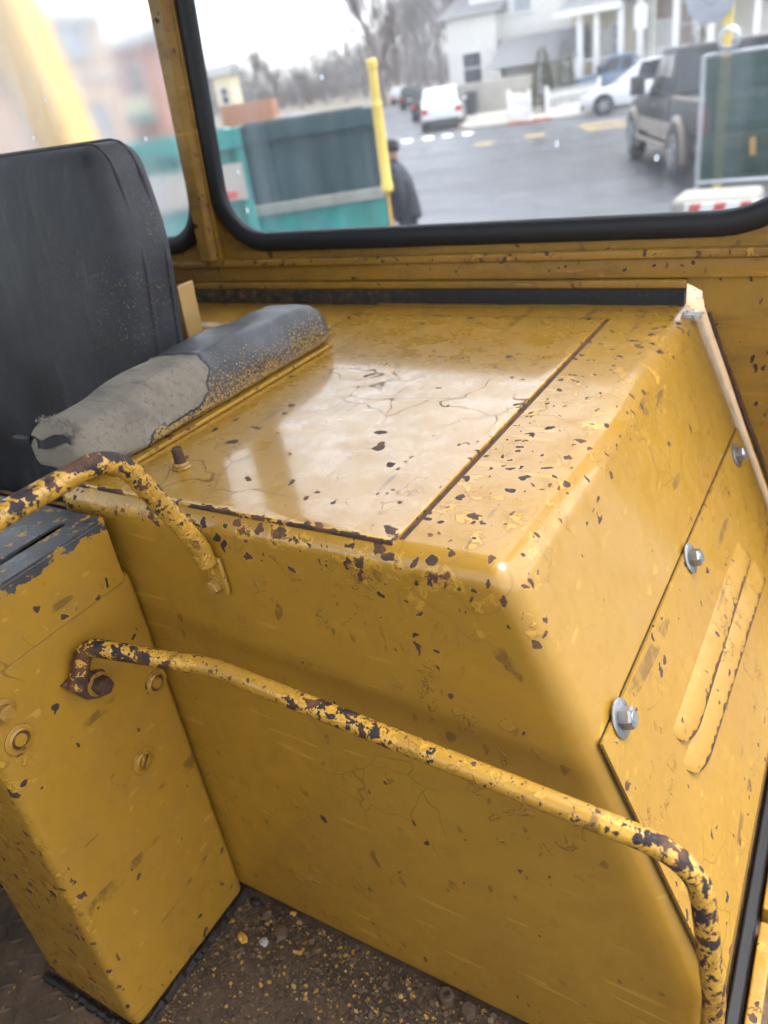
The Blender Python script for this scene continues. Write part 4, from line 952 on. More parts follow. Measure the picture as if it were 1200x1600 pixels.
def pickup(name, label, p, rz, L, W_, H, pm, lower, lifted=.0, wr=.42, flares=True, wb_=None):
    root = thing(name, (p[0],p[1],G+.006), label, 'pickup truck', None, rz); hw = W_/2; zb_ = .46+lifted; bel = H*.62; xw0, xw1 = -L*.29, L*.33
    m = MB(); loft(m, [body_sec(x, w_, zb_+.16, zt_, .95) for x, w_, zt_ in ((L*.02,hw,bel+.01),(L*.30,hw,bel-.01),(L*.42,hw*.97,bel-.10),(L/2-.05,hw*.92,bel-.16),(L/2,hw*.86,bel-.30))]); m.build('bonnet', pm, root, local=True)
    m = MB(); loft(m, [body_sec(x, hw, zb_+.16, bel+.01, .95) for x in (-L*.155,-L*.05,L*.05,L*.17)]); m.build('cab_body', pm, root, local=True)
    m = MB(); loft(m, [body_sec(x, hw*.985, zb_+.16, bel-.02, .96) for x in (-L/2,-L*.32,-L*.162)]); m.build('bed', pm, root, local=True)
    MB().box((-L/2+.08,-hw*.8,bel-.05),(-L*.175,hw*.8,bel-.012)).build('bed_liner', M['trim'], root, local=True)
    for s_ in (-1,1): MB().rbox((-L/2,s_*hw*.90-.05,bel-.03),(-L*.162,s_*hw*.90+.05,bel+.025), .012, step=.4).build('bed_rail', lower, root, local=True)
    for s_ in (-1,1): MB().box((xw0+wr*1.2,s_*(hw+.004)-.012,zb_+.10),(xw1-wr*1.2,s_*(hw+.004)+.012,zb_+.36)).build('lower_cladding', lower, root, local=True, bevel=.01)
    for s_ in (-1,1): MB().rbox((xw0+wr*1.3,s_*(hw-.02)-.09,zb_-.06),(xw1-wr*1.3,s_*(hw-.02)+.12,zb_+.02), .02, step=.5).build('running_board', lower, root, local=True)
    x0,x1,x2,x3 = -L*.15, -L*.115, L*.06, L*.185; wt = hw*.80; wb2 = hw*.93
    vs = [(x0,-wb2,bel),(x0,wb2,bel),(x3,wb2,bel),(x3,-wb2,bel),(x1,-wt,H),(x1,wt,H),(x2,wt,H),(x2,-wt,H)]
    MB().add(vs, [(3,2,1,0),(4,5,6,7),(0,1,5,4),(1,2,6,5),(2,3,7,6),(3,0,4,7)]).build('cab_roof', pm, root, local=True, bevel=.05, seg=3)
    V_ = [Vector(v) for v in vs]
    def pane(ids, nm, u0=.08, u1=.92, v0=.10, v1=.86):
        a,b,c_,d = [V_[i] for i in ids]; f_ = lambda u,v: (a*(1-u)+b*u)*(1-v) + (d*(1-u)+c_*u)*v
        q = [f_(u0,v0),f_(u1,v0),f_(u1,v1),f_(u0,v1)]; nrm = (q[1]-q[0]).cross(q[3]-q[0]).normalized()
        if nrm.dot(sum(q,Vector())/4 - Vector((0,0,H*.8))) < 0: nrm = -nrm
        MB().prism([x+nrm*.008 for x in q], nrm*.008).build(nm, M['car_glass'], root, local=True)
    pane((0,1,5,4),'rear_window',.06,.94); pane((2,3,7,6),'windscreen',.05,.95)
    for ids in ((0,3,7,4),(1,2,6,5)): pane(ids,'side_window',.05,.40); pane(ids,'side_window',.46,.90)
    for s_ in (-1,1):
        for x in (xw0,xw1):
            MB().lathe([(wr*1.12,0),(wr*1.10,.006),(wr*.4,.006)], (x,s_*(hw-.004),wr), (0,s_,0), 22).build('wheel_well', M['trim'], root, local=True)
            if flares:
                P = [(x+math.cos(a)*wr*1.17, s_*(hw+.01), wr+math.sin(a)*wr*1.17) for a in [R(-18+ (216)*k/16) for k in range(17)]]
                MB().tube(P, .065, 8).build('fender_flare', lower, root, local=True)
            wheel(root, x, s_*(hw-.06), wr, .28, s_)
        MB().rbox((-L/2-.015,s_*hw*.90-.10,bel-.50),(-L/2+.12,s_*hw*.90+.085,bel-.10), .02, step=.3).build('tail_light', M['tail'], root, local=True)
        MB().rbox((L/2-.12,s_*hw*.78-.14,bel-.42),(L/2-.01,s_*hw*.78+.14,bel-.22), .02, step=.3).build('headlight', M['head'], root, local=True)
        MB().rbox((L*.13,s_*(hw+.17)-.13,bel+.02),(L*.165,s_*(hw+.17)+.13,bel+.36), .02, step=.3).build('mirror', M['trim'], root, local=True)
        MB().rbox((0,s_*(hw+.003)-.008,bel-.16),(.18,s_*(hw+.003)+.02,bel-.13), .006, step=.3).build('door_handle', M['chrome'], root, local=True)
    MB().rbox((-L/2-.14,-hw*.92,zb_+.02),(-L/2+.02,hw*.92,zb_+.24), .03, step=.5).build('rear_bumper', lower, root, local=True)
    MB().box((-L/2-.012,-hw*.80,zb_+.28),(-L/2-.002,hw*.80,bel-.08)).build('tailgate', pm, root, local=True, bevel=.004)
    MB().rbox((L/2-.05,-hw*.9,zb_-.02),(L/2+.12,hw*.9,zb_+.22), .04, step=.5).build('front_bumper', lower, root, local=True)
    MB().box((-L*.45,-.4,zb_-.10),(L*.45,.4,zb_+.17)).build('chassis', M['trim'], root, local=True)
    return root
def placed(a, b, W_):          # ground points under the left rear and left front wheel -> centre and heading
    d = (b-a); d.z = 0; d.normalize(); r_ = Vector((d.y,-d.x,0)); mid = (a+b)/2 + r_*W_/2
    return mid, math.atan2(d.y, d.x), (b-a).length
a, b = ground(1056,279), ground(991,246); mid, hd, wb = placed(a, b, 2.0); Lt = min(max(wb/.62, 5.6), 6.5)
fw_ = Vector((math.cos(hd),math.sin(hd),0))
pickup('pickup_truck', 'charcoal pickup truck with tan fender flares beside the green mesh fence', mid - fw_*Lt*.02, hd, Lt, 2.02, 2.02, M['car_grey'], M['car_tan'], .04, .44)
# white crossover parked at the kerb, nose to the left
q = ground(945,181); car('crossover_car', 'white crossover car parked nose out at the kerb behind the pickup truck', 'car', (q.x+1.2,q.y+1.25), R(188), 4.6, 1.85, 1.66, M['car_white'])
q = ground(905,158,.16); pickup('pickup_truck', 'slate blue pickup truck in driveway behind the picket fence', (q.x+1.6,q.y+1.0), R(190), 5.4, 1.9, 1.85, M['car_blue'], M['car_blue'], .0, .38, False)
q = ground(835,160,.16); car('dark_car', 'black car in driveway behind the conical evergreen shrub', 'car', (q.x+.2,q.y+3.2), R(195), 4.6, 1.8, 1.5, M['car_dark'], suv=False)
sd_ = Vector((-.40,.92,0)).normalized()      # direction of the far street
a, b = ground(662,206), ground(722,201); cc = (a+b)/2 + sd_*2.2
car('white_suv', 'white sport utility car driving away down the far street', 'car', (cc.x,cc.y), math.atan2(sd_.y,sd_.x), 4.5, 1.85, 1.68, M['car_white'])
for px, py, pm, lb, dx in ((647,190,'car_dark','black car parked along the far street just past the white one',0), (628,172,'car_dark','black sport utility car farther along the far street',0), (612,165,'car_silver','silver car farthest along the far street',0)):
    q = ground(px, py); car('parked_car', lb, 'car', (q.x,q.y+2), math.atan2(sd_.y,sd_.x), 4.5, 1.8, 1.6, M[pm], 'cars along the far street')

# ------------------------------------------------------------------ houses
def house(name, label, x0, x1, y0, y1, z1, wallm, wins=(), roof=None, z0=None, winm='pane_lt'):
    """front wall at y0, wins in metres (xa, xb, za, zb) measured with z from the ground"""
    zg = G if z0 is None else z0
    root = thing(name, ((x0+x1)/2,(y0+y1)/2,zg), label, 'house')
    MB().box((x0,y0,zg),(x1,y1,G+z1)).build('wall', wallm, root)
    for (xa,xb,za,zb2) in wins:
        f = MB(); t_ = .09
        f.box((xa-t_,y0-.06,G+zb2),(xb+t_,y0+.05,G+zb2+t_)); f.box((xa-t_-.04,y0-.10,G+za-t_),(xb+t_+.04,y0+.05,G+za)); f.box((xa-t_,y0-.06,G+za),(xa,y0+.05,G+zb2)); f.box((xb,y0-.06,G+za),(xb+t_,y0+.05,G+zb2)); f.box((xa,y0-.05,G+(za+zb2)/2-.03),(xb,y0+.05,G+(za+zb2)/2+.03))
        fo = f.build('window', M['white'], root); MB().box((xa,y0-.02,G+za),(xb,y0-.004,G+zb2)).build('pane', M[winm], fo)
    if roof:
        m = MB(); ym = (y0+y1)/2; o_ = .35
        m.prism([(x0-o_,y0-o_,G+z1+.003),(x0-o_,y1+o_,G+z1+.003),(x0-o_,ym,G+z1+roof[1])], (x1-x0+2*o_,0,0)); m.build('roof', roof[0], root)
    return root
def porch(root, x0, x1, y0, depth, zf, zr, roofm, cols, rise=.7):
    MB().box((x0,y0-depth,G),(x1,y0-.01,G+zf)).build('porch_floor', M['concrete'], root)
    r_ = MB().prism([(x0-.2,y0-depth-.25,G+zr),(x0-.2,y0-.005,G+zr),(x0-.2,y0-.005,G+zr+rise)], (x1-x0+.4,0,0)).build('porch_roof', roofm, root)
    MB().box((x0-.22,y0-depth-.29,G+zr-.24),(x1+.22,y0-depth-.06,G+zr+.02)).build('fascia', M['white'], r_)
    for x in cols: MB().rbox((x-.13,y0-depth+.02,G+zf),(x+.13,y0-depth+.28,G+zr-.02), .02, step=2).build('porch_column', M['white'], root)
    n = int((x1-x0)/.35)
    for k in range(n): MB().box((x0+.1+k*.35,y0-depth+.10,G+zf),(x0+.13+k*.35,y0-depth+.13,G+zf+.85)).build('baluster', M['white'], root)
    MB().box((x0,y0-depth+.08,G+zf+.85),(x1,y0-depth+.15,G+zf+.92)).build('handrail', M['white'], root)
def X(px, py, y): return at_y(px, py, y).x
def Z(px, py, y): return at_y(px, py, y).z - G
yh = 45.0
# white house with a dark recessed balcony
xA, xB = X(738,80,yh), X(893,40,yh)
hz = house('white_house', 'tall white house with dark blue recessed balcony behind the concrete wall', xA, xB, yh, yh+11, 10.5, M['siding_white'],
      [(X(803,10,yh),X(830,5,yh),Z(815,18,yh),Z(815,18,yh)+1.6)], (M['roof'],3.2))
bx0, bx1, bz0, bz1 = X(782,80,yh), X(838,75,yh), Z(800,98,yh), Z(800,58,yh)
bal = MB().box((bx0,yh-.05,G+bz0),(bx1,yh-.005,G+bz1)).build('balcony_recess', M['navy'], hz)
MB().box((bx0,yh-.9,G+bz0-.15),(bx1,yh-.055,G+bz0)).build('balcony_floor', M['concrete'], hz)
for k in range(14): MB().box((bx0+(bx1-bx0)*k/13-.02,yh-.88,G+bz0),(bx0+(bx1-bx0)*k/13+.02,yh-.84,G+bz0+1.0)).build('baluster', M['navy'], hz)
MB().box((bx0,yh-.90,G+bz0+1.0),(bx1,yh-.82,G+bz0+1.07)).build('handrail', M['navy'], hz)
MB().box((bx0+.5,yh-.06,G+bz0+.5),(bx0+1.4,yh-.052,G+bz1-.2)).build('balcony_pane', M['pane_lt'], hz)
MB().prism([(X(772,108,yh-3)-.3,yh-3.2,G+Z(790,105,yh-3.2)),(X(772,108,yh-3)-.3,yh-1,G+Z(790,105,yh-3.2)+.1),(X(772,108,yh-3)-.3,yh-1,G+Z(790,105,yh-3.2)+1.3)], (X(900,90,yh-3)-X(772,108,yh-3)+.3,0,0)).build('carport_roof', M['roof'], hz)
for px in (776,840,896): MB().box((X(px,110,yh-3),yh-3.0,G+.16),(X(px,110,yh-3)+.18,yh-2.8,G+Z(790,105,yh-3.2))).build('carport_post', M['white'], hz)
house('white_wing', 'low white house wing with brown brick window bay left of the tall white house', X(700,90,yh-1), X(776,80,yh-1), yh-1, yh+7, 4.6, M['siding_white'], [(X(724,95,yh-1),X(752,92,yh-1),1.5,2.9)], (M['roof'],1.6), winm='pane')
wy = 40.5
cw = MB().box((X(714,150,wy),wy,G),(X(838,140,wy),wy+.3,G+1.55)); tag(cw.build('retaining_wall', M['concrete'], bevel=.02), 'plain grey concrete retaining wall beside the grass strip', 'wall')
bn = MB().lathe([(.28,0),(.34,.95),(.36,1.0),(.30,1.06),(.02,1.12)], (X(735,150,wy-.7),wy-.7,G+.16), (0,0,1), 14); tag(bn.build('refuse_bin', M['trim']), 'dark refuse bin against the concrete retaining wall', 'bin')
# row houses
def row(px0, px1, wallm, label, wins_px, pr, roofm, cols, yy=yh-1.0, top=10.0, brickm=None):
    x0, x1 = X(px0,60,yy), X(px1,40,yy)
    h = house('row_house', label, x0, x1, yy, yy+11, top, wallm, [(X(a,40,yy),X(b,40,yy),c_,d) for a,b,c_,d in wins_px], (roofm,2.0))
    porch(h, x0+.15, x1-.15, yy, 2.2, .9, pr, roofm, [X(c_,60,yy-2.1) for c_ in cols])
    if brickm: MB().box((x0+.3,yy-.04,G+.9),(x1-.3,yy-.004,G+pr)).build('brick_front', brickm, h)
    MB().box(((x0+x1)/2-.5,yy-.07,G+.9),((x0+x1)/2+.4,yy-.045,G+3.0)).build('door', M['white'], h)
    return h
row(894, 990, M['siding_cream'], 'cream row house with white porch columns behind the blue pickup truck', [(906,922,5.0,6.9),(930,946,5.0,6.9),(906,922,1.7,3.1),(958,972,1.7,3.1)], 3.9, M['roof'], (906,932,970))
row(991, 1096, M['siding_pale'], 'row house with brick front and brown porch roof behind the utility pole', [(1006,1022,5.3,7.2),(1050,1072,5.3,7.2),(1064,1082,1.8,3.5)], 4.3, M['roof_brown'], (1000,1055,1088), brickm=M['brick_pink'])
row(1097, 1300, M['siding_pale'], 'pale row house rising above the green mesh fence', [(1150,1168,5.2,7.0),(1200,1220,5.2,7.0)], 3.6, M['roof'], (1110,1180), top=11)
# utility pole with a white cabinet
up = ground(1016,150,.13); up = Vector((X(1016,60,YK+1.6),YK+1.6,G+.13))
po = thing('utility_pole', up, 'weathered wooden utility pole with white cabinet on the far pavement', 'pole')
MB().lathe([(.20,0),(.14,11)], up, (0,0,1), 14).build('pole_shaft', M['pole'], po)
zc_ = Z(1003,45,YK+1.6)
MB().rbox((up.x-.52,up.y-.34,G+zc_),(up.x-.10,up.y-.05,G+zc_+.75), .02, step=.4).build('cabinet', M['white'], po)
MB().beam((up.x-1.1,up.y-.1,G+10),(up.x+1.1,up.y-.1,G+10), .12, .12).build('crossarm', M['pole'], po)
# picket fence: pickets are single boards
def picket_run(p0, p1, label, h=.95):
    p0 = Vector((p0.x,p0.y,G+.13)); p1 = Vector((p1.x,p1.y,G+.13)); d = p1-p0; L = d.length; d.normalize(); s_ = d.cross(Vector((0,0,1)))
    root = thing('picket_fence', p0, label, 'fence', 'white picket fences in the front yard')
    n = max(2, int(L/.20))
    for k in range(n+1):
        q = p0 + d*(L*k/n); a = d*.036
        MB().prism([q-a, q+a, q+a+Vector((0,0,h-.08)), q+Vector((0,0,h)), q-a+Vector((0,0,h-.08))], s_*.02).build('picket', M['white'], root)
    for z in (.25,.70): MB().beam(p0+Vector((0,0,z))-s_*.025, p1+Vector((0,0,z))-s_*.025, .03, .07).build('rail', M['white'], root)
    for q in (p0,p1): MB().rbox((q.x-.06,q.y-.06,q.z),(q.x+.06,q.y+.06,q.z+h+.12), .01, step=.5).build('post', M['white'], root)
picket_run(ground(796,184,.13), ground(828,189,.13), 'short white picket fence left of the conical evergreen shrub')
picket_run(ground(855,183,.13), ground(936,166,.13), 'long white picket fence between evergreen shrub and white crossover')
# conical evergreens
def conifer(p, h, r, label, n=2600):
    root = thing('evergreen_shrub', p, label, 'shrub')
    MB().cyl(p, p+Vector((0,0,h*.8)), .06, 8, .02).build('trunk', M['bark'], root)
    m = MB()
    for i in range(n):
        z = h*(1-math.sqrt(random.random()))*.98+.05; rr = r*(1-z/h)**.75*(.75+.3*random.random())+.03; a = random.uniform(0,6.283)
        q = p + Vector((math.cos(a)*rr,math.sin(a)*rr,z)); o_ = Vector((math.cos(a),math.sin(a),random.uniform(.6,1.6))).normalized(); t_ = o_.cross(Vector((random.random(),random.random(),random.random()))).normalized(); l = random.uniform(.06,.14)
        m.add([q-t_*l*.35, q+t_*l*.35, q+o_*l], [(0,1,2)])
    m.build('crown', M['conifer'], root, smooth=False)
conifer(Vector((X(848,140,36.4),36.4,G+.13)), 2.5, .62, 'conical brown green evergreen shrub between two picket fences')
conifer(Vector((X(884,130,39.6),39.6,G+.16)), 2.7, .5, 'small evergreen shrub behind the conical one by the blue pickup', 1500)
conifer(Vector((X(1090,80,39.0),39.0,G+.16)), 2.6, .45, 'slim evergreen shrub by brick row house porch', 1200)

# ------------------------------------------------------------------ bare winter trees
def bare_tree(h, seed, depth=5):
    rnd = random.Random(seed); tk = MB(); tw = MB()
    def br(p, d, L, r, lev):
        n = 3; P = [p]; q = p.copy()
        for k in range(n):
            d = (d + Vector((rnd.uniform(-.18,.18),rnd.uniform(-.18,.18),rnd.uniform(-.02,.12)))).normalized(); q = q + d*L/n; P.append(q.copy())
        (tk if lev < 2 else tw).tube(P, [r*(1-.5*k/n) for k in range(n+1)], 6 if lev < 2 else 3)
        if lev >= depth: return
        for k in range(4 if lev < 3 else 5):
            t_ = rnd.uniform(.35,1.0); i = min(n-1, int(t_*n)); b_ = P[i].lerp(P[i+1], t_*n-i)
            nd = (d + Vector((rnd.uniform(-1,1),rnd.uniform(-1,1),rnd.uniform(-.15,.8)))*.85).normalized()
            br(b_, nd, L*rnd.uniform(.55,.75), max(.008, r*.5), lev+1)
    br(Vector((0,0,0)), Vector((0,0,1)), h*.36, h*.022, 0)
    return tk, tw
tp_ = []
for sd2 in (3, 11, 23):
    tk, tw = bare_tree(12, sd2)
    root = thing('bare_tree', (0,0,G), 'bare grey branched winter tree', 'tree', 'bare trees beyond the street')
    tk.build('trunk', M['bark'], root, local=True); tw.build('crown', M['bark'], root, local=True); tp_.append(root)
spots = [(597,120,75,1.35,'bare winter tree with spreading crown at the street mouth, beyond the yellow sleeved post'),(640,118,88,1.5,None),(672,110,70,1.25,None),(705,108,64,1.2,'bare winter tree with spreading crown standing next to the low white wing'),(740,100,80,1.4,None),
         (350,170,120,1.0,None),(395,165,110,1.1,None),(432,160,125,1.05,None),(470,155,120,.8,None),(508,150,130,.8,None),(540,148,125,.85,None),(215,190,90,1.0,None),(240,185,100,.9,None),(570,140,140,1.1,None),(620,128,120,1.5,None),(655,120,110,1.5,None),(690,110,105,1.6,None),(375,165,140,1.2,None)]
for i, (px, py, y, s_, lb) in enumerate(spots):
    src = tp_[i % 3]; o = src if i < 3 else copy_tree(src)
    o.location = (X(px,py,y), y, 0.0); o.rotation_euler = (0,0,i*1.7); o.scale = (s_,)*3
    o['label'] = lb or ('bare grey winter tree in the wood behind the dumpsters' if px < 585 else 'bare grey winter tree lining the far street'); o['group'] = 'bare trees beyond the street'
# far wooded rise closing the view
m = MB(); rnd = random.Random(5)
for i in range(16000):
    x = rnd.uniform(-200,-30); y = rnd.uniform(135,165); h = 8.5+4.0*math.sin(x*.13)+2*math.sin(x*.31)+rnd.uniform(-2,3.0); d = Vector((rnd.uniform(-.35,.35),rnd.uniform(-.3,.3),1)).normalized()
    z0_ = rnd.uniform(0,h*.75); q = Vector((x,y,G+z0_)); e2 = q+d*rnd.uniform(1.5,4.0); u = Vector((.06,0,0)) ; m.add([q-u,q+u,e2], [(0,1,2)])
tag(m.build('distant_wood', M['bark'], base=(-110,150,G), smooth=False), 'far off leafless wood closing the view behind the dumpsters', 'wood', kind='stuff')

# ------------------------------------------------------------------ dumpsters, sleeved post, person
def dumpster(name, label, pl_, pr2, ztop_, depth, mat, ribs, rim, zbot=.12):
    """front top edge from pl_ to pr2 (points), box behind"""
    a = Vector((pl_.x,pl_.y,G)); b = Vector((pr2.x,pr2.y,G)); d = (b-a); L = d.length; d.normalize(); bk = Vector((-d.y,d.x,0)); up_ = Vector((0,0,1))
    if bk.y < 0: bk = -bk
    root = thing(name, a, label, 'dumpster')
    o_ = lambda u,v,z: a + d*u + bk*v + up_*z
    t_ = .06
    for nm, (u0,u1,v0,v1) in (('front_side',(0,L,0,t_)),('back_side',(0,L,depth-t_,depth)),('end_side',(0,t_,t_+.001,depth-t_-.001)),('end_side',(L-t_,L,t_+.001,depth-t_-.001))):
        MB().prism([o_(u0,v0,zbot),o_(u1,v0,zbot),o_(u1,v1,zbot),o_(u0,v1,zbot)], up_*(ztop_-zbot)).build(nm, mat, root)
    MB().prism([o_(t_,t_,zbot),o_(L-t_,t_,zbot),o_(L-t_,depth-t_,zbot),o_(t_,depth-t_,zbot)], up_*.05).build('floor', mat, root)
    MB().prism([o_(-.04,-.07,ztop_-.13),o_(L+.04,-.07,ztop_-.13),o_(L+.04,-.001,ztop_-.13),o_(-.04,-.001,ztop_-.13)], up_*.14).build('top_rim', rim, root)
    n = int(L/ribs)
    for k in range(n+1):
        u = L*k/n; MB().prism([o_(u-.04,-.055,zbot),o_(u+.04,-.055,zbot),o_(u+.04,-.001,zbot),o_(u-.04,-.001,zbot)], up_*(ztop_-zbot-.14)).build('rib', mat, root)
    for u in (.35,L-.35): MB().prism([o_(u-.1,.1,0),o_(u+.1,.1,0),o_(u+.1,depth-.1,0),o_(u-.1,depth-.1,0)], up_*(zbot-.001)).build('skid', M['darksteel'], root)
    return root
def px_of(p):
    c_ = CM.transposed() @ Vector(p); return 600 + c_.x/-c_.z*FPX
def leftward(p, d, px):          # walk from p along -d until the photo column px is reached
    q = p.copy()
    while px_of(q) > px and (q-p).length < 9: q -= d*.02
    return q
d1 = Vector((.83,.55,0)).normalized(); pr1 = at_y(584,169,7.0); pl1 = leftward(pr1, d1, 348); zt1 = pr1.z - G
dk = dumpster('roll_off_dumpster', 'tall dark green roll off dumpster with teal lower half behind the yellow sleeved post', pl1, pr1, zt1, 1.7, M['dump_dark'], 1.1, M['dump_dark'])
zr_ = at_y(582,298,7.0).z - G; fn = Vector((d1.y,-d1.x,0)); a_ = Vector((pl1.x,pl1.y,G)); b_ = Vector((pr1.x,pr1.y,G))
MB().prism([a_+fn*.06, b_+fn*.06, b_+fn*.10, a_+fn*.10], (0,0,zr_-.05)).build('lower_panel', M['dump_teal'], dk)
bz0 = Vector((0,0,zr_-.05)); MB().prism([a_+fn*.06+bz0, b_+fn*.06+bz0, b_+fn*.14+bz0, a_+fn*.14+bz0], (0,0,.09)).build('middle_rail', M['pole'], dk)
d3v = Vector((.74,.67,0)).normalized(); pr3 = at_y(372,232,5.4); pl3 = leftward(pr3, d3v, 196); zt3 = at_y(300,214,5.0).z - G
pr3.z = pl3.z = zt3 + G
d3 = dumpster('teal_dumpster', 'teal dumpster with pale band and red marks behind the pillar between the windows', pl3, pr3, zt3, 1.2, M['dump_teal'], .8, M['dump_teal'])
dv = (pr3-pl3).normalized(); nb = Vector((dv.y,-dv.x,0)).normalized()
if nb.y > 0: nb = -nb
a_ = pl3 + nb*.075; b_ = pr3 + nb*.075
MB().add([a_-Vector((0,0,.52)), b_-Vector((0,0,.52)), b_-Vector((0,0,.24)), a_-Vector((0,0,.24))], [(0,1,2,3)]).build('pale_band', M['concrete'], d3)
for u in (.62,.80): 
    q = a_.lerp(b_, u) + nb*.006 - Vector((0,0,.47)); MB().obox(q, dv*.10, nb*.004, (0,0,.025)).build('red_mark', M['red'], d3)
pp = at_y(594,205,4.4); tpz = at_y(577,92,4.4).z; jz = at_y(607,300,4.4).z
po2 = thing('sleeved_post', (pp.x,pp.y,G), 'thin upright rod with thick yellow sleeve in front of the dumpsters', 'post')
MB().cyl((pp.x,pp.y,G),(pp.x,pp.y,jz+.05),.011,10).build('rod', M['boom'], po2)
m = MB().lathe([(.030,0),(.036,.01),(.036,.05),(.031,.06),(.031,(tpz-jz)*.66),(.033,(tpz-jz)*.66+.012),(.033,(tpz-jz)*.68),(.026,(tpz-jz)*.69),(.026,(tpz-jz)*.93),(.031,(tpz-jz)*.935),(.031,(tpz-jz)-.01),(.024,tpz-jz)], (pp.x,pp.y,jz), (0,0,1), 18); m.build('sleeve', M['polyel'], po2, sharp=30)
MB().lathe([(.10,0),(.10,.03),(.02,.05)], (pp.x,pp.y,G), (0,0,1), 16).build('foot', M['darksteel'], po2)

def skin_body(name, verts, edges, radii, mat, parent, sub_=2):
    me = bpy.data.meshes.new(name); me.from_pydata(verts, edges, []); me.materials.append(mat)
    o = bpy.data.objects.new(name, me); COL.objects.link(o); o.parent = parent
    sk = o.modifiers.new('skin', 'SKIN'); sk.use_smooth_shade = True
    if not me.skin_vertices: bpy.context.view_layer.objects.active = o
    for i, r_ in enumerate(radii): me.skin_vertices[0].data[i].radius = (r_, r_) if not isinstance(r_, tuple) else r_
    me.skin_vertices[0].data[0].use_root = True
    s_ = o.modifiers.new('sub', 'SUBSURF'); s_.levels = sub_; s_.render_levels = sub_
    dg = bpy.context.evaluated_depsgraph_get(); dm = bpy.data.meshes.new_from_object(o.evaluated_get(dg)); dm.name = name
    o.modifiers.clear(); o.data = dm; dm.polygons.foreach_set('use_smooth', [True]*len(dm.polygons))
    if not dm.materials: dm.materials.append(mat)
    return o
ph = at_y(618,222,8.0)
per = thing('person', (ph.x+.05,8.0,G+.006), 'person in dark jacket and black knit hat walking behind the yellow sleeved post', 'person', None, R(200))
k_ = (ph.z-G)/1.74 if (ph.z-G) > 1.2 else .9
S_ = lambda *p: tuple(x*k_ for x in p)
# local: +x is the way the person faces, slightly bent forward
bv = [S_(0,0,.95),S_(.03,0,1.15),S_(.07,0,1.38),S_(.10,0,1.50),S_(.13,0,1.63), S_(.07,.17,1.42),S_(.02,.23,1.15),S_(.14,.21,.92), S_(.07,-.17,1.42),S_(.0,-.23,1.15),S_(.10,-.22,.92),
      S_(.0,.10,.90),S_(.10,.11,.50),S_(.02,.11,.08),S_(.16,.12,.04), S_(.0,-.10,.90),S_(-.06,-.11,.50),S_(-.22,-.11,.12),S_(-.10,-.12,.05)]
be = [(0,1),(1,2),(2,3),(3,4),(2,5),(5,6),(6,7),(2,8),(8,9),(9,10),(0,11),(11,12),(12,13),(13,14),(0,15),(15,16),(16,17),(17,18)]
brd = [.14,.13,.14,.06,.095,.075,.055,.035,.075,.055,.035,.10,.065,.045,.04,.10,.065,.045,.04]
skin_body('body', bv, be, [r_*k_ for r_ in brd], M['jeans'], per)
jv = [S_(0,0,.84),S_(0,0,.95),S_(.03,0,1.15),S_(.07,0,1.38),S_(.09,0,1.47), S_(.07,.18,1.41),S_(.02,.24,1.15),S_(.12,.22,.95), S_(.07,-.18,1.41),S_(.0,-.24,1.15),S_(.08,-.23,.95)]
skin_body('jacket', jv, [(0,1),(1,2),(2,3),(3,4),(3,5),(5,6),(6,7),(3,8),(8,9),(9,10)], [r_*k_ for r_ in (.20,.19,.18,.17,.085,.10,.08,.065,.10,.08,.065)], M['jacket'], per)
hd_ = MB().ball(S_(.13,0,1.62), .105*k_, 16, 12, (.95,.80,1.18))
for p in hd_.v:
    if p.x > .20*k_ and abs(p.y) < .022*k_ and 1.575*k_ < p.z < 1.64*k_: p.x += .022*k_
ho = hd_.build('head', M['skin'], per, local=True, sharp=80)
for s_ in (-1,1):
    MB().ball(S_(.215,s_*.034,1.635), .010*k_, 8, 6).build('eye', M['trim'], ho, local=True); MB().ball(S_(.12,s_*.088,1.615), .028*k_, 8, 6, (.7,.35,1.1)).build('ear', M['skin'], ho, local=True)
MB().ball(S_(.222,0,1.565), .020*k_, 8, 6, (.3,1.2,.25)).build('mouth', M['red'], ho, local=True)
MB().lathe([(.101*k_,-.01),(.108*k_,.02),(.103*k_,.06),(.07*k_,.10),(.001,.115)], S_(.118,0,1.655), (-.05,0,1), 16, cap=False).build('knit_hat', M['knit'], per, local=True)
for s_, w_ in ((1,S_(.14,.21,.92)), (-1,S_(.10,-.22,.92))):
    c_ = Vector(w_); m = MB().ball(c_+Vector((.01,0,-.05)), .042*k_, 10, 8, (.85,.45,1.1))
    for f_, (dx, l) in enumerate(((.030,.075),(.012,.085),(-.006,.080),(-.024,.065))): m.tube([c_+Vector((dx,0,-.075)), c_+Vector((dx+.006,-s_*.008,-.075-l*.5)), c_+Vector((dx+.014,-s_*.024,-.075-l*.85))], [.0095,.0088,.007], 6)
    m.tube([c_+Vector((.030,-s_*.01,-.035)), c_+Vector((.055,-s_*.018,-.065)), c_+Vector((.058,-s_*.022,-.095))], [.011,.0095,.008], 6)
    m.build('hand', M['skin'], per, local=True)

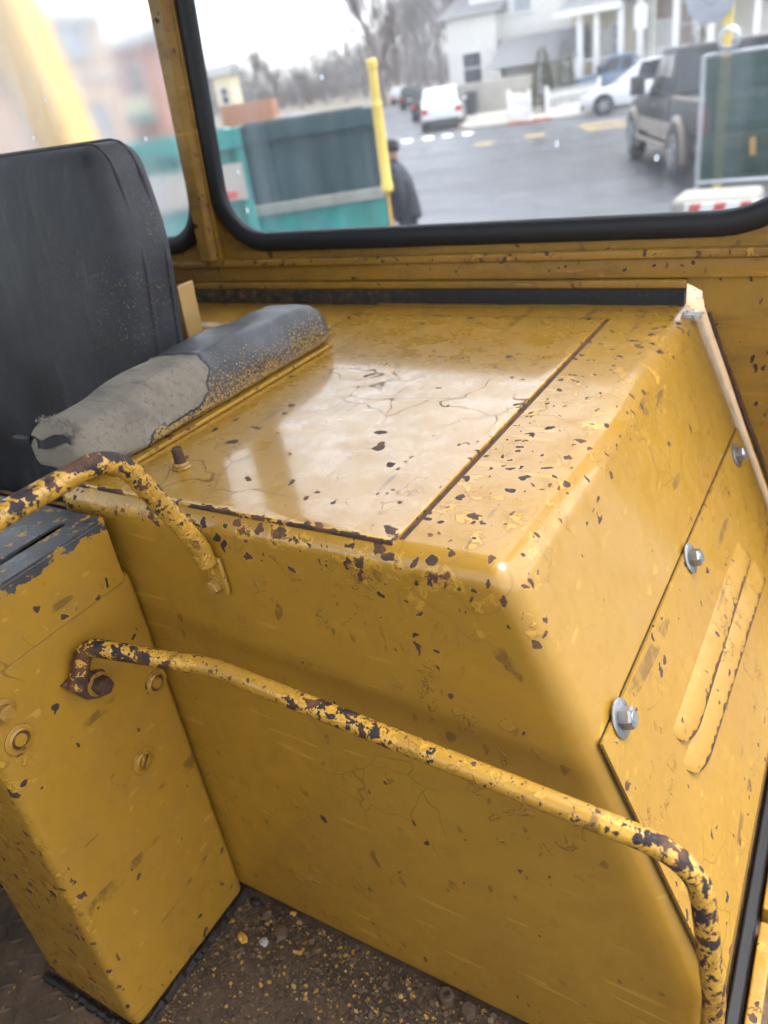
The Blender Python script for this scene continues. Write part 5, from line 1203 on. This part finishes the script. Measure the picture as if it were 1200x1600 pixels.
# ------------------------------------------------------------------ mesh fence, blocks and signs at the right
fy = 11.0; pt = at_y(1100,88,fy); pb = at_y(1097,302,fy); zt4 = pt.z
xe = pt.x + 3.4
fe = thing('mesh_fence_panel', (pt.x,fy,G), 'galvanised fence panel covered with dark green screen mesh', 'fence')
zb4 = pb.z
for x in (pt.x, pt.x+1.7, xe): MB().cyl((x,fy,zb4-.05),(x,fy,zt4),.028,14).build('post', M['galv'], fe)
MB().cyl((pt.x,fy,zt4),(xe,fy,zt4),.020,12).build('top_rail', M['galv'], fe)
MB().cyl((pt.x,fy,zb4+.12),(xe,fy,zb4+.12),.026,12).build('bottom_rail', M['galv'], fe)
m = MB(); nx, nz = 50, 28; vs = []
for i in range(nx+1):
    for j in range(nz+1):
        u = i/nx; v = j/nz; x = pt.x+.04+(xe-pt.x-.08)*u; z = zb4+.15+(zt4-zb4-.18)*v
        vs.append((x, fy-.045+.03*math.sin(u*21+v*3)*math.sin(v*3.14)+.02*math.sin(u*9-v*8), z))
m.add(vs, [(i*(nz+1)+j,(i+1)*(nz+1)+j,(i+1)*(nz+1)+j+1,i*(nz+1)+j+1) for i in range(nx) for j in range(nz)]); m.build('screen_mesh', M['screen'], fe)
q = at_y(1176,228,fy-.10); MB().obox(q, (.035,0,.004), (0,.004,0), (-.01,0,.10)).build('tan_tag', M['tan'], fe)
for x in (pt.x, pt.x+1.7, xe): MB().rbox((x-.10,fy-.35,G+.007),(x+.10,fy+.35,G+.12), .02, step=.3).build('foot', M['concrete'], fe)
q = at_y(1082,322,8.6)
tag(MB().rbox((q.x-.16,8.3,G+.007),(q.x+.62,8.9,q.z+.12), .07, step=.2).build('concrete_block', M['concrete_lt'], sharp=60), 'pale rounded concrete block at foot of the green mesh fence', 'block')
bz = at_y(1150,322,8.0); br_ = thing('striped_barrier', (bz.x,8.0,G), 'low red and white striped barrier board in front of the green mesh fence', 'barrier')
MB().box((bz.x-.45,8.0,bz.z-.12),(bz.x+1.1,8.03,bz.z+.04)).build('board', M['white'], br_)
for k in range(7): MB().prism([(bz.x-.44+k*.22,7.994,bz.z-.119),(bz.x-.34+k*.22,7.994,bz.z-.119),(bz.x-.30+k*.22,7.994,bz.z+.039),(bz.x-.40+k*.22,7.994,bz.z+.039)], (0,.005,0)).build('stripe', M['red'], br_)
for x in (bz.x-.3,bz.x+.95): MB().box((x,8.031,G+.007),(x+.05,8.08,bz.z-.0)).build('leg', M['galv'], br_)
# round sign seen from behind on a yellow post, wire coil on the fence top
ry = 14.0; rc = at_y(1112,-6,ry); ps = at_y(1137,40,ry)
rs_ = thing('round_sign', (ps.x,ry,G), 'grey round sign back on yellow post behind the green mesh fence', 'sign')
MB().box((ps.x-.06,ry,G),(ps.x+.06,ry+.08,rc.z+.35)).build('post', M['polyel'], rs_)
MB().lathe([(.32,0),(.34,.01),(.34,.03),(.30,.035),(.10,.04),(.09,.06),(.001,.06)], (rc.x,ry-.01,rc.z), (0,-1,0), 32, cap=False).build('disc', M['mirrorgrey'], rs_)
MB().beam((rc.x,ry+.02,rc.z),(ps.x,ry+.02,rc.z), .05, .03).build('arm', M['galv'], rs_)
cz = at_y(1140,48,fy); m = MB()
for k in range(5):
    rr = .09+.008*k; m.tube([(cz.x+rr*math.cos(a),fy-.02+.012*k,zt4+.045+.10+rr*math.sin(a)) for a in [6.283*t_/24 for t_ in range(24)]], .010, 6, closed=True)
tag(m.build('wire_coil', M['galv']), 'coil of grey wire hung on top of the green mesh fence', 'wire coil')

# ------------------------------------------------------------------ left: brick building, boom of a parked machine, concrete post
by = 27.0                                   # its long flank faces the cab and runs away from it
bl1 = X(168,60,by); zt5 = at_y(166,34,by).z - G
bb = thing('brick_building', (bl1-5,14,G), 'tan brick building with flat roof behind the yellow boom', 'building')
MB().box((bl1-10,6,G),(bl1,by,G+zt5)).build('wall', M['brick_tan'], bb)
MB().box((bl1-10.1,5.9,G+zt5+.003),(bl1+.12,by+.12,G+zt5+.45)).build('parapet', M['concrete'], bb)
MB().box((bl1+.003,6,G+3.9),(bl1+.06,by-.01,G+4.12)).build('string_course', M['concrete'], bb)
for px in (40, 108, 135):
    y_ = (bl1 / (ray(px,120).x / ray(px,120).y))
    for za in (1.5, 4.7):
        f = MB(); f.box((bl1+.003,y_-.55,G+za-.1),(bl1+.10,y_+.55,G+za)); f.box((bl1+.003,y_-.55,G+za+1.5),(bl1+.08,y_+.55,G+za+1.62)); f.box((bl1+.003,y_-.55,G+za),(bl1+.08,y_-.45,G+za+1.5)); f.box((bl1+.003,y_+.45,G+za),(bl1+.08,y_+.55,G+za+1.5))
        fo = f.build('window', M['concrete'], bb); MB().box((bl1+.003,y_-.45,G+za),(bl1+.03,y_+.45,G+za+1.5)).build('pane', M['pane_lt'], fo)
b2y = 36.0; l0, l1 = X(168,80,b2y), X(226,90,b2y); zt6 = at_y(215,70,b2y).z - G
h2 = house('red_brick_house', 'red brick house with grey roof beyond the tan brick building', l0, l1, b2y, b2y+3.2, zt6, M['brick_red'], [(l0+1.2,l0+2.1,3.4,4.9)], (M['roof'],1.0), winm='pane')
MB().box((l0+.2,b2y-.12,G+2.5),(l1-.4,b2y-.004,G+3.3)).build('shop_sign_band', M['siding_cream'], h2)
MB().box((l1-1.8,b2y-.7,G+2.1),(l1-.3,b2y-.13,G+2.5)).build('green_awning', M['dump_teal'], h2)
# boom
P0, P1 = at_y(22,0,3.6), at_y(116,215,3.6); P0 = P0 + (P0-P1)*.6
bm_ = thing('machine_boom', (P1.x,P1.y,G), 'thick yellow steel boom of parked machine seen through the hazy quarter window', 'machine boom')
dd_ = (P1-P0); P1 = P0 + dd_*((G+.02-P0.z)/dd_.z); dn = dd_.normalized(); sdv = dn.cross(Vector((0,1,0))).normalized()
def strip(off, wd, th, yoff, mat, nm): 
    s_ = sdv*off; MB().beam(P0+s_+Vector((0,yoff,0)), P1+s_+Vector((0,yoff,0)), wd, th, (0,1,0)).build(nm, mat, bm_, bevel=.006)
sg_ = 1 if sdv.x < 0 else -1
strip(.0, .17, .22, 0, M['boom'], 'box_section'); strip(sg_*.20, .12, .20, .02, M['boom'], 'box_section'); strip(sg_*.105, .035, .05, .05, M['chrome'], 'cylinder_rod'); strip(sg_*.33, .09, .16, .06, M['rust'], 'inner_link')
q0 = at_y(213,240,6.6); q1 = at_y(246,370,6.6)
tag(MB().rbox((q0.x-.04,6.5,G+.007),(q0.x+.27,6.85,q0.z), .03, step=.3).build('concrete_post', M['concrete_lt'], sharp=60), 'thick pale concrete post beside the teal dumpster', 'post')
q = at_y(282,330,5.2); tag(MB().rbox((q.x-.22,5.1,G+.007),(q.x+.20,5.5,q.z+.10), .02, step=.2).build('timber_stack', M['tan']), 'pale tan timber crate below the teal dumpster in the quarter window', 'crate')
# orange hoarding and a car roof over the dark dumpster
q0, q1 = at_y(345,180,30), at_y(428,172,30); tag(MB().box((q0.x,30,G),(q1.x,30.3,q0.z+.35)).build('orange_hoarding', M['orange']), 'low orange hoarding beyond the dark green dumpster', 'hoarding')
q = at_y(455,172,26); car('teal_car', 'teal car parked beyond the dark green dumpster', 'car', (q.x,27), R(15), 4.5, 1.8, 1.55, carpaint('teal_car_paint', (.05,.16,.18)))
q = at_y(350,140,60); house('pale_house', 'small pale house beyond the orange hoarding', q.x-1, q.x+.9, 60, 61.2, 4.6, M['siding_cream'], [(q.x-.4,q.x+.4,2.4,3.6)], (M['roof'],.7), winm='pane')
for o in bpy.data.objects:
    if '_o' in o: del o['_o']
